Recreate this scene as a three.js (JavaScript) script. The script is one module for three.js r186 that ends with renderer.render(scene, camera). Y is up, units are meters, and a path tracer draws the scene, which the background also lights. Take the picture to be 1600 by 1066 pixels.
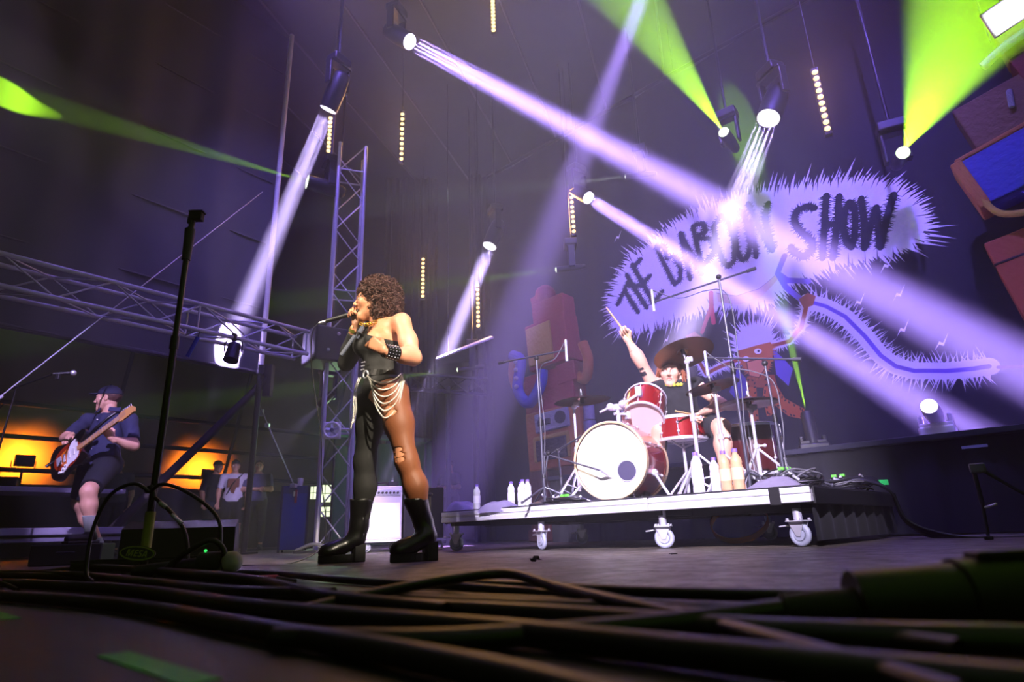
import * as THREE from 'three';
import { mergeGeometries, mergeVertices, toCreasedNormals } from 'three/addons/utils/BufferGeometryUtils.js';
import { RoundedBoxGeometry } from 'three/addons/geometries/RoundedBoxGeometry.js';
import { RectAreaLightUniformsLib } from 'three/addons/lights/RectAreaLightUniformsLib.js';

// ---------- camera, background, haze, exposure ----------
const scene = new THREE.Scene();
const renderer = new THREE.WebGLRenderer({ antialias: true });
renderer.toneMapping = THREE.LinearToneMapping;
const EXPOSURE = 8;   // lamp strengths below are given for exposure 1 and divided by this
renderer.toneMappingExposure = EXPOSURE;
renderer.shadowMap.enabled = true;
RectAreaLightUniformsLib.init();
const PITCH = 17.57 * Math.PI / 180, ROLL = 2.03 * Math.PI / 180;
const camera = new THREE.PerspectiveCamera(2 * Math.atan(533 / 955) * 180 / Math.PI, 1600 / 1066, 0.05, 200);
camera.position.set(0, 0.116, 0);
camera.up.set(Math.sin(ROLL), Math.cos(ROLL) * Math.cos(PITCH), Math.cos(ROLL) * Math.sin(PITCH));
camera.lookAt(0, 0.116 + Math.sin(PITCH), -Math.cos(PITCH));
camera.focus = 3.7;
camera.userData.fStop = 2.8;
scene.background = new THREE.Color(0.0006, 0.0006, 0.0012);
scene.fog = new THREE.FogExp2(new THREE.Color(1, 1, 1), 0.015);      // the machine haze that shows the beams
const PURPLE = new THREE.Color(0.4, 0.25, 1.0), VIOLET = new THREE.Color(0.24, 0.15, 1.0), LILAC = new THREE.Color(0.6, 0.46, 1.0), GREEN = new THREE.Color(0.44, 1.0, 0.015), AMBER = new THREE.Color(1.0, 0.5, 0.13), WARM = new THREE.Color(1.0, 0.84, 0.66), ORANGE = new THREE.Color(1.0, 0.22, 0.012);

// ---------- helpers ----------
const V = (x, y, z) => new THREE.Vector3(x, y, z), DEG = Math.PI / 180, STAGE = -42 * DEG;
const st = (x, y, z) => V(x, y, z).applyAxisAngle(V(0, 1, 0), STAGE);   // stage axes (x along the riser front, z towards the audience) to world
let seed = 7;
const rnd = (a = 0, b = 1) => { seed = (seed * 1664525 + 1013904223) >>> 0; return a + (b - a) * seed / 4294967296; };
const taken = {};
function numbered(name) { const k = taken[name] = (taken[name] ?? -1) + 1; return k ? `${name}_${String(k).padStart(3, '0')}` : name; }
const M = (color, roughness = 0.6, more = {}) => new THREE.MeshPhysicalMaterial({ color, roughness, ...more });
function tag(o, label, category, group, kind) { if (label) o.userData.label = label; if (category) o.userData.category = category; if (group) o.userData.group = group; if (kind) o.userData.kind = kind; return o; }
function thing(name, label, category, pos = V(0, 0, 0), turn = 0, group) {
  const o = new THREE.Group(); o.name = numbered(name); o.position.copy(pos); o.rotation.y = turn; scene.add(o);
  return tag(o, label, category, group);
}
const tidy = (g) => { const o = g.index ? g.toNonIndexed() : g.clone(); for (const k of Object.keys(o.attributes)) if (!['position', 'normal', 'uv'].includes(k)) o.deleteAttribute(k); if (!o.attributes.uv) o.setAttribute('uv', new THREE.BufferAttribute(new Float32Array(o.attributes.position.count * 2), 2)); return o; };
const join = (list) => { const l = list.flat(9); return l.length === 1 ? l[0] : mergeGeometries(l.map(tidy)); };
function part(parent, name, geo, mat, label) {
  const m = new THREE.Mesh(Array.isArray(geo) ? join(geo) : geo, mat); m.name = name; m.castShadow = m.receiveShadow = true;
  if (label) m.userData.label = label;
  parent.add(m); return m;
}
function solo(name, label, category, geo, mat, group, pos, turn = 0) {
  const m = part(scene, numbered(name), geo, mat); if (pos) m.position.copy(pos); m.rotation.y = turn;
  return tag(m, label, category, group);
}
function struct(name, geo, mat) { const m = part(scene, name, geo, mat); m.userData.kind = 'structure'; return m; }
const move = (g, x, y, z) => g.translate(x, y, z);
const bx = (w, h, d, x = 0, y = 0, z = 0, r = 0) => (r ? new RoundedBoxGeometry(w, h, d, 1, r) : new THREE.BoxGeometry(w, h, d)).translate(x, y, z);
const alongY = new THREE.Vector3(0, 1, 0);
function rod(p, q, r1, r2 = r1, seg = 8) {
  const a = p.isVector3 ? p : V(...p), b = q.isVector3 ? q : V(...q), d = b.clone().sub(a), g = new THREE.CylinderGeometry(r2, r1, d.length(), seg, 1);
  return g.applyQuaternion(new THREE.Quaternion().setFromUnitVectors(alongY, d.normalize())).translate((a.x + b.x) / 2, (a.y + b.y) / 2, (a.z + b.z) / 2);
}
const toV = (p) => (p.isVector3 ? p : V(...p));
const tube = (pts, r, n = 24, seg = 7) => new THREE.TubeGeometry(new THREE.CatmullRomCurve3(pts.map(toV)), n, r, seg, false);
const lathe = (profile, seg = 24) => new THREE.LatheGeometry(profile.map(([r, y]) => new THREE.Vector2(r, y)), seg);
const ball = (r, x = 0, y = 0, z = 0, w = 12, h = 8) => new THREE.SphereGeometry(r, w, h).translate(x, y, z);
const frame = (g, origin, z, up = V(0, 1, 0)) => {   // turns local +z to the direction z, local y near up
  const zz = z.clone().normalize(), xx = up.clone().cross(zz).normalize(), yy = zz.clone().cross(xx);
  return g.applyMatrix4(new THREE.Matrix4().makeBasis(xx, yy, zz).setPosition(origin));
};
function extrude(pts, depth, bevel = 0) {
  const s = new THREE.Shape(pts.map(([x, y]) => new THREE.Vector2(x, y)));
  return new THREE.ExtrudeGeometry(s, { depth, bevelEnabled: bevel > 0, bevelSize: bevel, bevelThickness: bevel, bevelSegments: 2, curveSegments: 10 });
}
// smooth noise
const hash = (x, y, s) => { let h = (x * 374761393 + y * 668265263 + s * 974634777) | 0; h = Math.imul(h ^ (h >>> 13), 1274126177); return ((h ^ (h >>> 16)) >>> 0) / 4294967296; };
function noise(x, y, s = 0, wrap = 0) {
  const ix = Math.floor(x), iy = Math.floor(y), fx = x - ix, fy = y - iy, w = (a) => (wrap ? ((a % wrap) + wrap) % wrap : a), sx = fx * fx * (3 - 2 * fx), sy = fy * fy * (3 - 2 * fy);
  const a = hash(w(ix), w(iy), s), b = hash(w(ix + 1), w(iy), s), c = hash(w(ix), w(iy + 1), s), d = hash(w(ix + 1), w(iy + 1), s);
  return (a + (b - a) * sx) * (1 - sy) + (c + (d - c) * sx) * sy;
}
function dataMap(w, h, f, srgb = true) {
  const d = new Uint8Array(w * h * 4);
  for (let y = 0; y < h; y++) for (let x = 0; x < w; x++) { const c = f(x / w, y / h); for (let k = 0; k < 3; k++) d[(y * w + x) * 4 + k] = Math.max(0, Math.min(255, (c.length ? c[k] : c) * 255)); d[(y * w + x) * 4 + 3] = 255; }
  const t = new THREE.DataTexture(d, w, h); t.wrapS = t.wrapT = THREE.RepeatWrapping; t.magFilter = THREE.LinearFilter; t.minFilter = THREE.LinearMipmapLinearFilter; t.generateMipmaps = true; if (srgb) t.colorSpace = THREE.SRGBColorSpace; t.needsUpdate = true; return t;
}
const fbm = (x, y, s, p) => 0.5 * noise(x * p, y * p, s, p) + 0.3 * noise(x * p * 2, y * p * 2, s + 1, p * 2) + 0.2 * noise(x * p * 4, y * p * 4, s + 2, p * 4);
const rescale = (t, x, y) => { const c = t.clone(); c.repeat.set(x, y); c.needsUpdate = true; return c; };

// implicit bodies: round cones and ellipsoids joined by a smooth minimum, meshed by surface nets
const cone = (a, ra, b, rb) => ({ a: toV(a), b: toV(b), ra, rb });
const egg = (c, rx, ry, rz, basis) => ({ c: toV(c), r: [rx, ry, rz], m: basis || null });
function basisOf(fwd, up = V(0, 1, 0)) { const z = fwd.clone().normalize(), x = up.clone().cross(z).normalize(), y = z.clone().cross(x); return [x, y, z]; }
function dPrim(p, x, y, z) {
  if (p.c) {
    let dx = x - p.c.x, dy = y - p.c.y, dz = z - p.c.z;
    if (p.m) { const [X, Y, Z] = p.m, a = dx * X.x + dy * X.y + dz * X.z, b = dx * Y.x + dy * Y.y + dz * Y.z, c = dx * Z.x + dy * Z.y + dz * Z.z; dx = a; dy = b; dz = c; }
    const k0 = Math.hypot(dx / p.r[0], dy / p.r[1], dz / p.r[2]), k1 = Math.hypot(dx / (p.r[0] * p.r[0]), dy / (p.r[1] * p.r[1]), dz / (p.r[2] * p.r[2]));
    return k1 < 1e-9 ? -Math.min(...p.r) : k0 * (k0 - 1) / k1;
  }
  const bx_ = p.b.x - p.a.x, by = p.b.y - p.a.y, bz = p.b.z - p.a.z, px = x - p.a.x, py = y - p.a.y, pz = z - p.a.z;
  const t = Math.max(0, Math.min(1, (px * bx_ + py * by + pz * bz) / (bx_ * bx_ + by * by + bz * bz + 1e-12)));
  return Math.hypot(px - bx_ * t, py - by * t, pz - bz * t) - (p.ra + (p.rb - p.ra) * t);
}
const smin = (a, b, k) => { if (k <= 0) return Math.min(a, b); const h = Math.max(k - Math.abs(a - b), 0) / k; return Math.min(a, b) - h * h * k * 0.25; };
const field = (prims, k) => (x, y, z) => { let d = 1e9; for (const p of prims) d = smin(d, dPrim(p, x, y, z), k); return d; };
const union = (fs, k) => (x, y, z) => { let d = 1e9; for (const f of fs) d = smin(d, f(x, y, z), k); return d; };
function bounds(prims, pad = 0.03) {
  const b = new THREE.Box3();
  for (const p of prims) { if (p.c) { const r = Math.max(...p.r); b.expandByPoint(p.c.clone().addScalar(r)); b.expandByPoint(p.c.clone().addScalar(-r)); } else for (const [q, r] of [[p.a, p.ra], [p.b, p.rb]]) { b.expandByPoint(q.clone().addScalar(r)); b.expandByPoint(q.clone().addScalar(-r)); } }
  return b.expandByScalar(pad);
}
function nets(f, box, cell) {
  const n = ['x', 'y', 'z'].map((k) => Math.ceil((box.max[k] - box.min[k]) / cell) + 1), [nx, ny, nz] = n, val = new Float32Array(nx * ny * nz), id = (i, j, k) => (k * ny + j) * nx + i;
  for (let k = 0; k < nz; k++) for (let j = 0; j < ny; j++) for (let i = 0; i < nx; i++) {
    // far cells are skipped along x by the distance itself
    const d = f(box.min.x + i * cell, box.min.y + j * cell, box.min.z + k * cell); val[id(i, j, k)] = d;
    const skip = Math.floor(Math.abs(d) * 0.6 / cell) - 2;
    for (let s = 1; s <= skip && i + 1 < nx; s++) { i++; val[id(i, j, k)] = d; }
  }
  const at = new Int32Array(nx * ny * nz).fill(-1), pos = [], idx = [];
  for (let k = 0; k < nz - 1; k++) for (let j = 0; j < ny - 1; j++) for (let i = 0; i < nx - 1; i++) {
    let cx = 0, cy = 0, cz = 0, c = 0; const v = [];
    for (let q = 0; q < 8; q++) v.push(val[id(i + (q & 1), j + ((q >> 1) & 1), k + (q >> 2))]);
    const inside = v.filter((x) => x < 0).length; if (!inside || inside === 8) continue;
    for (let q = 0; q < 8; q++) for (const bit of [1, 2, 4]) { if (q & bit) continue; const a = v[q], b = v[q | bit]; if ((a < 0) === (b < 0)) continue; const t = a / (a - b); cx += (q & 1) + (bit === 1 ? t : 0); cy += ((q >> 1) & 1) + (bit === 2 ? t : 0); cz += (q >> 2) + (bit === 4 ? t : 0); c++; }
    at[id(i, j, k)] = pos.length / 3; pos.push(box.min.x + (i + cx / c) * cell, box.min.y + (j + cy / c) * cell, box.min.z + (k + cz / c) * cell);
  }
  const quad = (a, b, c, d, flip) => { if (a < 0 || b < 0 || c < 0 || d < 0) return; flip ? idx.push(a, c, b, a, d, c) : idx.push(a, b, c, a, c, d); };
  for (let k = 1; k < nz - 1; k++) for (let j = 1; j < ny - 1; j++) for (let i = 1; i < nx - 1; i++) {
    const v = val[id(i, j, k)] < 0;
    if (v !== (val[id(i + 1, j, k)] < 0)) quad(at[id(i, j - 1, k - 1)], at[id(i, j, k - 1)], at[id(i, j, k)], at[id(i, j - 1, k)], !v);
    if (v !== (val[id(i, j + 1, k)] < 0)) quad(at[id(i - 1, j, k - 1)], at[id(i - 1, j, k)], at[id(i, j, k)], at[id(i, j, k - 1)], !v);
    if (v !== (val[id(i, j, k + 1)] < 0)) quad(at[id(i - 1, j - 1, k)], at[id(i, j - 1, k)], at[id(i, j, k)], at[id(i - 1, j, k)], !v);
  }
  const g = new THREE.BufferGeometry(); g.setAttribute('position', new THREE.Float32BufferAttribute(pos, 3)); g.setIndex(idx); g.computeVertexNormals();
  const uv = new Float32Array(pos.length / 3 * 2); for (let q = 0; q < pos.length / 3; q++) { uv[q * 2] = (pos[q * 3] + pos[q * 3 + 2]); uv[q * 2 + 1] = pos[q * 3 + 1]; } g.setAttribute('uv', new THREE.BufferAttribute(uv, 2));
  return g;
}
const skinOf = (prims, k, cell, grow = 0, clip = null, extra = 0) => { const f = Array.isArray(prims[0]) ? union(prims.map((l) => field(l, k)), extra) : field(prims, k), flat = prims.flat(9); return nets((x, y, z) => { let d = f(x, y, z) - grow; if (clip) d = Math.max(d, clip(x, y, z)); return d; }, bounds(flat, 0.03 + grow), cell); };

// ---------- materials ----------
const floorMap = dataMap(512, 512, (x, y) => { const g = fbm(x, y, 3, 8), s = noise(x * 220, y * 6, 9, 0), d = fbm(x, y, 21, 32), v = 0.27 + 0.18 * (g - 0.5) + 0.06 * (s - 0.5) + 0.08 * (d - 0.5); return [v * 1.1, v, v * 0.82]; });
const scuff = dataMap(512, 512, (x, y) => 0.34 + 0.34 * fbm(x, y, 5, 12) + (fbm(x, y, 40, 48) > 0.66 ? 0.12 : 0), false);
const weave = dataMap(256, 256, (x, y) => 0.5 + 0.25 * Math.sin(x * 256 * Math.PI / 2) + 0.25 * Math.sin(y * 256 * Math.PI / 2), false);
const crease = dataMap(256, 256, (x, y) => fbm(x, y, 61, 6), false);
const MAT = {
  ply: M(0xffffff, 1, { map: floorMap, roughnessMap: scuff }),
  slab: M(0x0d0c0b, 0.9), mat: M(0x131316, 0.55, { bumpMap: rescale(crease, 3, 3), bumpScale: 0.002 }),
  drape: M(0x07070a, 0.95, { sheen: 0.3, sheenColor: new THREE.Color(0x333344), sheenRoughness: 0.8 }),
  canvas: M(0x4c4c52, 0.85, { bumpMap: rescale(crease, 1, 1), bumpScale: 0.03 }), roof: M(0x3b3b40, 0.9), tent: M(0x7a705c, 0.9),
  alu: M(0xb8b8c4, 0.4, { metalness: 0.45 }), darkAlu: M(0x2a2a30, 0.5, { metalness: 0.6 }), steel: M(0xd0d0d8, 0.28, { metalness: 0.6 }), chrome: M(0xe2e2ea, 0.22, { metalness: 0.55 }),
  black: M(0x0a0a0b, 0.5), blackGloss: M(0x080808, 0.22), rubber: M(0x101011, 0.7), cable: M(0x0e0f11, 0.4), white: M(0xe2e0dc, 0.5), whiteMetal: M(0xd8d8dc, 0.42, { metalness: 0.25 }),
  grey: M(0x55555a, 0.6), wheel: M(0x8d92a0, 0.5), greenTape: M(0x2f9a1e, 0.55), redPlastic: M(0x9a1208, 0.35), amberHoop: M(0xe8821c, 0.3, { clearcoat: 0.6 }),
  water: M(0xf2f4f8, 0.15, { transmission: 0.4, thickness: 0.02, ior: 1.33 }), cap: M(0x7a5ec0, 0.4), wrap: M(0xd8d6e6, 0.4), towel: M(0x9a93a8, 0.95), towelDark: M(0x77708a, 0.95),
  redDrum: M(0x8e0a12, 0.22, { metalness: 0.35, clearcoat: 1, clearcoatRoughness: 0.08 }), headSkin: M(0xeae4da, 0.5), clearHead: M(0xd9c6c2, 0.35), hoopWood: M(0xcdb58c, 0.35), brass: M(0x6e5338, 0.32, { metalness: 0.9 }),
  skin: M(0xc98a66, 0.5, { sheen: 0.15 }), skinPale: M(0xd3a084, 0.52), lips: M(0x9a3f3a, 0.4), eyeWhite: M(0xe8e4de, 0.2), iris: M(0x2a1a10, 0.15), teeth: M(0xe8e2d4, 0.3), mouth: M(0x3a0f0f, 0.6),
  hair: M(0x4a2a22, 0.6), redHair: M(0x8a4a26, 0.6), leather: M(0x090909, 0.3, { clearcoat: 0.4, clearcoatRoughness: 0.3 }), suit: M(0x0a0b0b, 0.7), legging: M(0x0a0b09, 0.82),
  fishnet: M(0x7a4526, 0.6), navy: M(0x272a4a, 0.85), navyDark: M(0x10121c, 0.85), gold: M(0xc79a3e, 0.28, { metalness: 1 }), pearl: M(0xe8e4dc, 0.22, { metalness: 0.5 }),
};
const lamp = (c, k) => new THREE.MeshStandardMaterial({ color: 0x111111, roughness: 0.4, emissive: c, emissiveIntensity: Math.min(k / EXPOSURE, 0.48) });

// ---------- the setting ----------
{
  const f = struct('floor', bx(44, 0.2, 40, -6, -0.122, -16.6), MAT.slab);
  // plywood stage panels, 2 x 1 m, laid along the riser, with joints between them
  const pg = [0, 1, 2].map((k) => { const g = bx(1.996, 0.022, 0.996, 0, -0.011, 0, 0.003), uv = g.attributes.uv; for (let i = 0; i < uv.count; i++) uv.setXY(i, uv.getX(i) * 2 + k * 0.37, uv.getY(i) + k * 0.61); return g; });
  let c = 0;
  for (let j = 0; j < 12; j++) for (let i = 0; i < 9; i++) {
    const sx = -11 + i * 2 + (j % 2), sz = -0.2 - j * 1.0, w = st(sx, 0, sz);
    if (w.z > 0.9 || w.z < -11.5 || w.x < -9 || w.x > 6.5) continue;
    const m = part(f, 'floor_panel', pg[c++ % 3], MAT.ply); m.position.copy(w); m.rotation.y = STAGE;
  }
  const r = struct('ceiling', bx(40, 0.12, 40, -6, 7.75, -14), MAT.roof);
  // roof purlins and stitched seams that run down the stage roof
  for (let i = 0; i < 9; i++) { const x = -8 + i * 1.15; part(r, 'roof_seam', rod([x - 1.4, 7.67, 1], [x + 2.6, 7.67, -12], 0.018, 0.018, 6), MAT.grey); }
  struct('wall_back', bx(44, 7.7, 0.2, -6, 3.85, -27), MAT.drape);
  struct('wall_right', bx(0.2, 7.7, 30, 8.2, 3.85, -12), MAT.drape);
  struct('wall_left', bx(0.2, 7.7, 30, -24, 3.85, -12), MAT.drape);
}
// a cloth with vertical folds, standing on a line from a to b
function cloth(a, b, y0, y1, depth, waves, nx = 160, ny = 2, ph = 0) {
  const L = a.distanceTo(b), g = new THREE.PlaneGeometry(L, y1 - y0, nx, ny), p = g.attributes.position;
  for (let i = 0; i < p.count; i++) { const t = p.getX(i) / L + 0.5; p.setZ(i, depth * (Math.sin(t * waves * 6.283 + ph + 1.6 * Math.sin(t * 9.7)) + 0.4 * Math.sin(t * waves * 15.1 + 2 + ph))); }
  g.computeVertexNormals();
  const back = g.clone(); back.translate(0, 0, -0.006); const bi = back.index.array; for (let i = 0; i < bi.length; i += 3) { const q = bi[i]; bi[i] = bi[i + 1]; bi[i + 1] = q; } back.computeVertexNormals();
  const out = mergeGeometries([g, back]), d = b.clone().sub(a);
  return out.rotateY(-Math.atan2(d.z, d.x)).translate((a.x + b.x) / 2, (y0 + y1) / 2, (a.z + b.z) / 2);
}
{
  // black masking drapes behind the stage
  solo('masking_drape', 'tall black masking drape behind the guitarist\'s truss tower and the singer', 'curtain', cloth(V(-2.6, 0, -11.6), V(-1.5, 0, -11.65), 0.01, 7.6, 0.06, 6, 60), MAT.drape);
  solo('masking_drape', 'tall black masking drape between the robot prop and the singer', 'curtain', cloth(V(-0.8, 0, -11.6), V(2.4, 0, -11.9), 0.01, 7.6, 0.06, 17), MAT.drape);
  // canvas side wall of the stage tent, hung above head height, and the pole at its end
  const p0 = V(-3.3, 0, -7.62), dir = V(-0.625, 0, 0.78), cw = thing('canvas_wall', 'grey canvas tent side wall hanging above the left truss, lit by a purple spot', 'canvas');
  part(cw, 'canvas', cloth(p0, p0.clone().addScaledVector(dir, 9.5), 2.22, 7.6, 0.035, 7), MAT.canvas);
  part(cw, 'hem', rod(p0.clone().setY(2.22), p0.clone().addScaledVector(dir, 9.5).setY(2.22), 0.03), MAT.canvas);
  for (let i = 0; i < 5; i++) { const y = 3.1 + i * 0.95; part(cw, 'seam', rod(p0.clone().addScaledVector(dir, 0.05).setY(y), p0.clone().addScaledVector(dir, 9.4).setY(y + 0.1), 0.012, 0.012, 5), MAT.grey); }
  const pole = thing('tent_pole', 'slim white tent pole at the edge of the lit canvas wall', 'pole', V(-3.24, 0, -7.56));
  part(pole, 'pole', rod([0, 2.2, 0], [0, 7.6, 0], 0.035, 0.035, 12), MAT.white); part(pole, 'lower_pole', rod([0, 0.02, 0], [0, 2.2, 0], 0.035, 0.035, 12), MAT.black); part(pole, 'foot_plate', bx(0.24, 0.02, 0.24, 0, 0.012, 0), MAT.darkAlu); part(pole, 'collar', rod([0, 2.18, 0], [0, 2.3, 0], 0.05, 0.05, 12), MAT.darkAlu);
}

// ---------- backdrop with its print ----------
const PRINT = {
  cloud: [[-4.66,3.44],[-4.51,3.76],[-4.26,3.99],[-3.97,4.10],[-3.64,4.22],[-3.28,4.30],[-2.94,4.34],[-2.58,4.33],[-2.29,4.26],[-2.05,4.18],[-1.86,4.14],[-1.60,4.07],[-1.36,4.02],[-1.13,3.92],[-0.92,3.79],[-0.76,3.64],[-0.66,3.45],[-0.62,3.28],[-0.66,3.10],[-0.77,2.98],[-0.96,2.94],[-1.21,2.97],[-1.47,3.01],[-1.72,3.00],[-1.89,2.95],[-2.07,2.90],[-2.19,2.85],[-2.40,2.74],[-2.65,2.74],[-2.89,2.84],[-3.13,2.95],[-3.37,2.88],[-3.61,2.88],[-3.86,2.89],[-4.12,2.87],[-4.38,2.86],[-4.59,2.96],[-4.68,3.19]],
  letters: [[[-4.41,3.53],[-4.22,3.13]],
    [[-4.55,3.34],[-4.33,3.65]],
    [[-4.35,3.77],[-4.09,3.17]],
    [[-4.24,3.90],[-3.98,3.21]],
    [[-4.22,3.85],[-4.10,3.95]],
    [[-4.10,3.57],[-3.98,3.65]],
    [[-3.98,3.23],[-3.80,3.34]],
    [[-4.33,3.58],[-4.11,3.52]],
    [[-3.83,4.06],[-3.61,3.40]],
    [[-3.83,4.06],[-3.69,4.00],[-3.67,3.83]],
    [[-3.68,3.80],[-3.56,3.79],[-3.48,3.60],[-3.51,3.42],[-3.60,3.37]],
    [[-3.36,3.37],[-3.42,4.11]],
    [[-3.42,4.11],[-3.18,3.39]],
    [[-3.39,3.68],[-3.24,3.67]],
    [[-3.22,4.13],[-3.16,3.44]],
    [[-3.22,4.13],[-3.07,4.13],[-3.06,3.99],[-3.19,3.96]],
    [[-3.19,3.94],[-3.00,3.87],[-2.98,3.67],[-3.16,3.50]],
    [[-2.95,4.04],[-2.83,4.17],[-2.74,4.04],[-2.70,3.71],[-2.74,3.46],[-2.83,3.40],[-2.90,3.51],[-2.95,3.80],[-2.95,4.04]],
    [[-2.63,4.07],[-2.54,4.10],[-2.50,3.92],[-2.50,3.58],[-2.56,3.43],[-2.63,3.42],[-2.68,3.54],[-2.67,3.80],[-2.63,4.07]],
    [[-2.44,3.92],[-2.44,3.66],[-2.45,3.40]],
    [[-2.44,4.18],[-2.35,3.78],[-2.24,3.41]],
    [[-2.18,4.05],[-2.26,3.88],[-2.24,3.59],[-2.23,3.41]],
    [[-1.67,3.79],[-1.76,3.86],[-1.87,3.84],[-1.92,3.75],[-1.91,3.61],[-1.83,3.48],[-1.77,3.37],[-1.79,3.27],[-1.90,3.21],[-1.99,3.29],[-2.01,3.38]],
    [[-1.52,3.90],[-1.70,3.13]],
    [[-1.39,3.84],[-1.46,3.53],[-1.59,3.09]],
    [[-1.60,3.53],[-1.47,3.50]],
    [[-1.30,3.72],[-1.26,3.62],[-1.28,3.46],[-1.33,3.26],[-1.38,3.16],[-1.41,3.23],[-1.42,3.42],[-1.37,3.62],[-1.30,3.72]],
    [[-1.17,3.70],[-1.19,3.42],[-1.25,3.10]],
    [[-1.25,3.10],[-1.04,3.52],[-1.09,3.04]],
    [[-1.09,3.04],[-0.97,3.34],[-0.85,3.61]]],
  tail: [[-1.95,2.65],[-1.77,2.54],[-1.59,2.36],[-1.44,2.09],[-1.33,1.84],[-1.21,1.69],[-1.05,1.60],[-0.78,1.55],[-0.57,1.53],[-0.44,1.53]],
  tailend: [[-0.37,1.51],[0.00,1.45]],
  head: [[-2.87,2.35],[-2.77,2.50],[-2.60,2.54],[-2.45,2.42],[-2.43,2.25],[-2.46,2.05],[-2.54,1.91],[-2.66,1.85],[-2.79,1.92],[-2.87,2.10]],
  hairbase: [[-2.90,2.25],[-2.85,2.39],[-2.73,2.48],[-2.59,2.48],[-2.48,2.38],[-2.43,2.26]],
  eyes: [[-2.79,2.12],[-2.62,2.18]],
  muzzle: [[-2.79,2.08],[-2.59,2.08],[-2.56,1.95],[-2.66,1.85],[-2.78,1.90]],
  legA: [[-2.82,1.88],[-2.70,1.84],[-2.73,1.58],[-2.75,1.27],[-2.86,1.23],[-2.86,1.56]],
  legB: [[-2.58,1.84],[-2.47,1.74],[-2.40,1.55],[-2.19,1.38],[-2.23,1.27],[-2.39,1.33],[-2.53,1.49],[-2.53,1.37],[-2.64,1.37],[-2.65,1.61]],
  chest: [[-2.81,1.90],[-2.47,1.85],[-2.46,1.72],[-2.64,1.72],[-2.83,1.77]],
  armR: [[-2.45,2.21],[-2.22,2.21],[-2.06,2.34],[-1.97,2.58]],
  armL: [[-2.86,2.14],[-3.08,2.09],[-3.31,2.02],[-3.41,2.26],[-3.47,2.54]],
  jacketR: [[-2.44,2.17],[-2.33,2.02],[-2.24,1.87],[-2.33,1.68],[-2.45,1.85]],
  jacketL: [[-2.92,2.03],[-3.05,1.74],[-2.97,1.60],[-2.85,1.63],[-2.83,1.88]],
  handR: [[-2.03,2.69],[-1.93,2.75],[-1.85,2.69],[-1.90,2.58],[-2.00,2.57]],
  handL: [[-3.53,2.60],[-3.40,2.63],[-3.30,2.52],[-3.39,2.39],[-3.54,2.42]],
  band: [[-3.03,3.08],[-2.78,2.97],[-2.49,2.97],[-2.25,3.08],[-2.17,3.11],[-2.23,3.01],[-2.47,2.86],[-2.76,2.84],[-3.03,2.95]],
  forkR: [[-2.10,3.28],[-2.22,3.09],[-2.15,2.88],[-2.00,2.67]],
  forkR2: [[-2.22,3.09],[-2.12,2.96],[-1.90,2.89]],
  forkL: [[-3.10,3.10],[-3.12,2.90],[-3.29,2.59]],
  forkL2: [[-3.12,2.90],[-3.12,2.68]],
  sparks: [[-1.08,2.82],[-1.03,2.46],[-1.43,2.50],[-1.07,2.07],[-0.77,1.85],[-3.84,2.63],[-4.44,4.43]],
};
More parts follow.
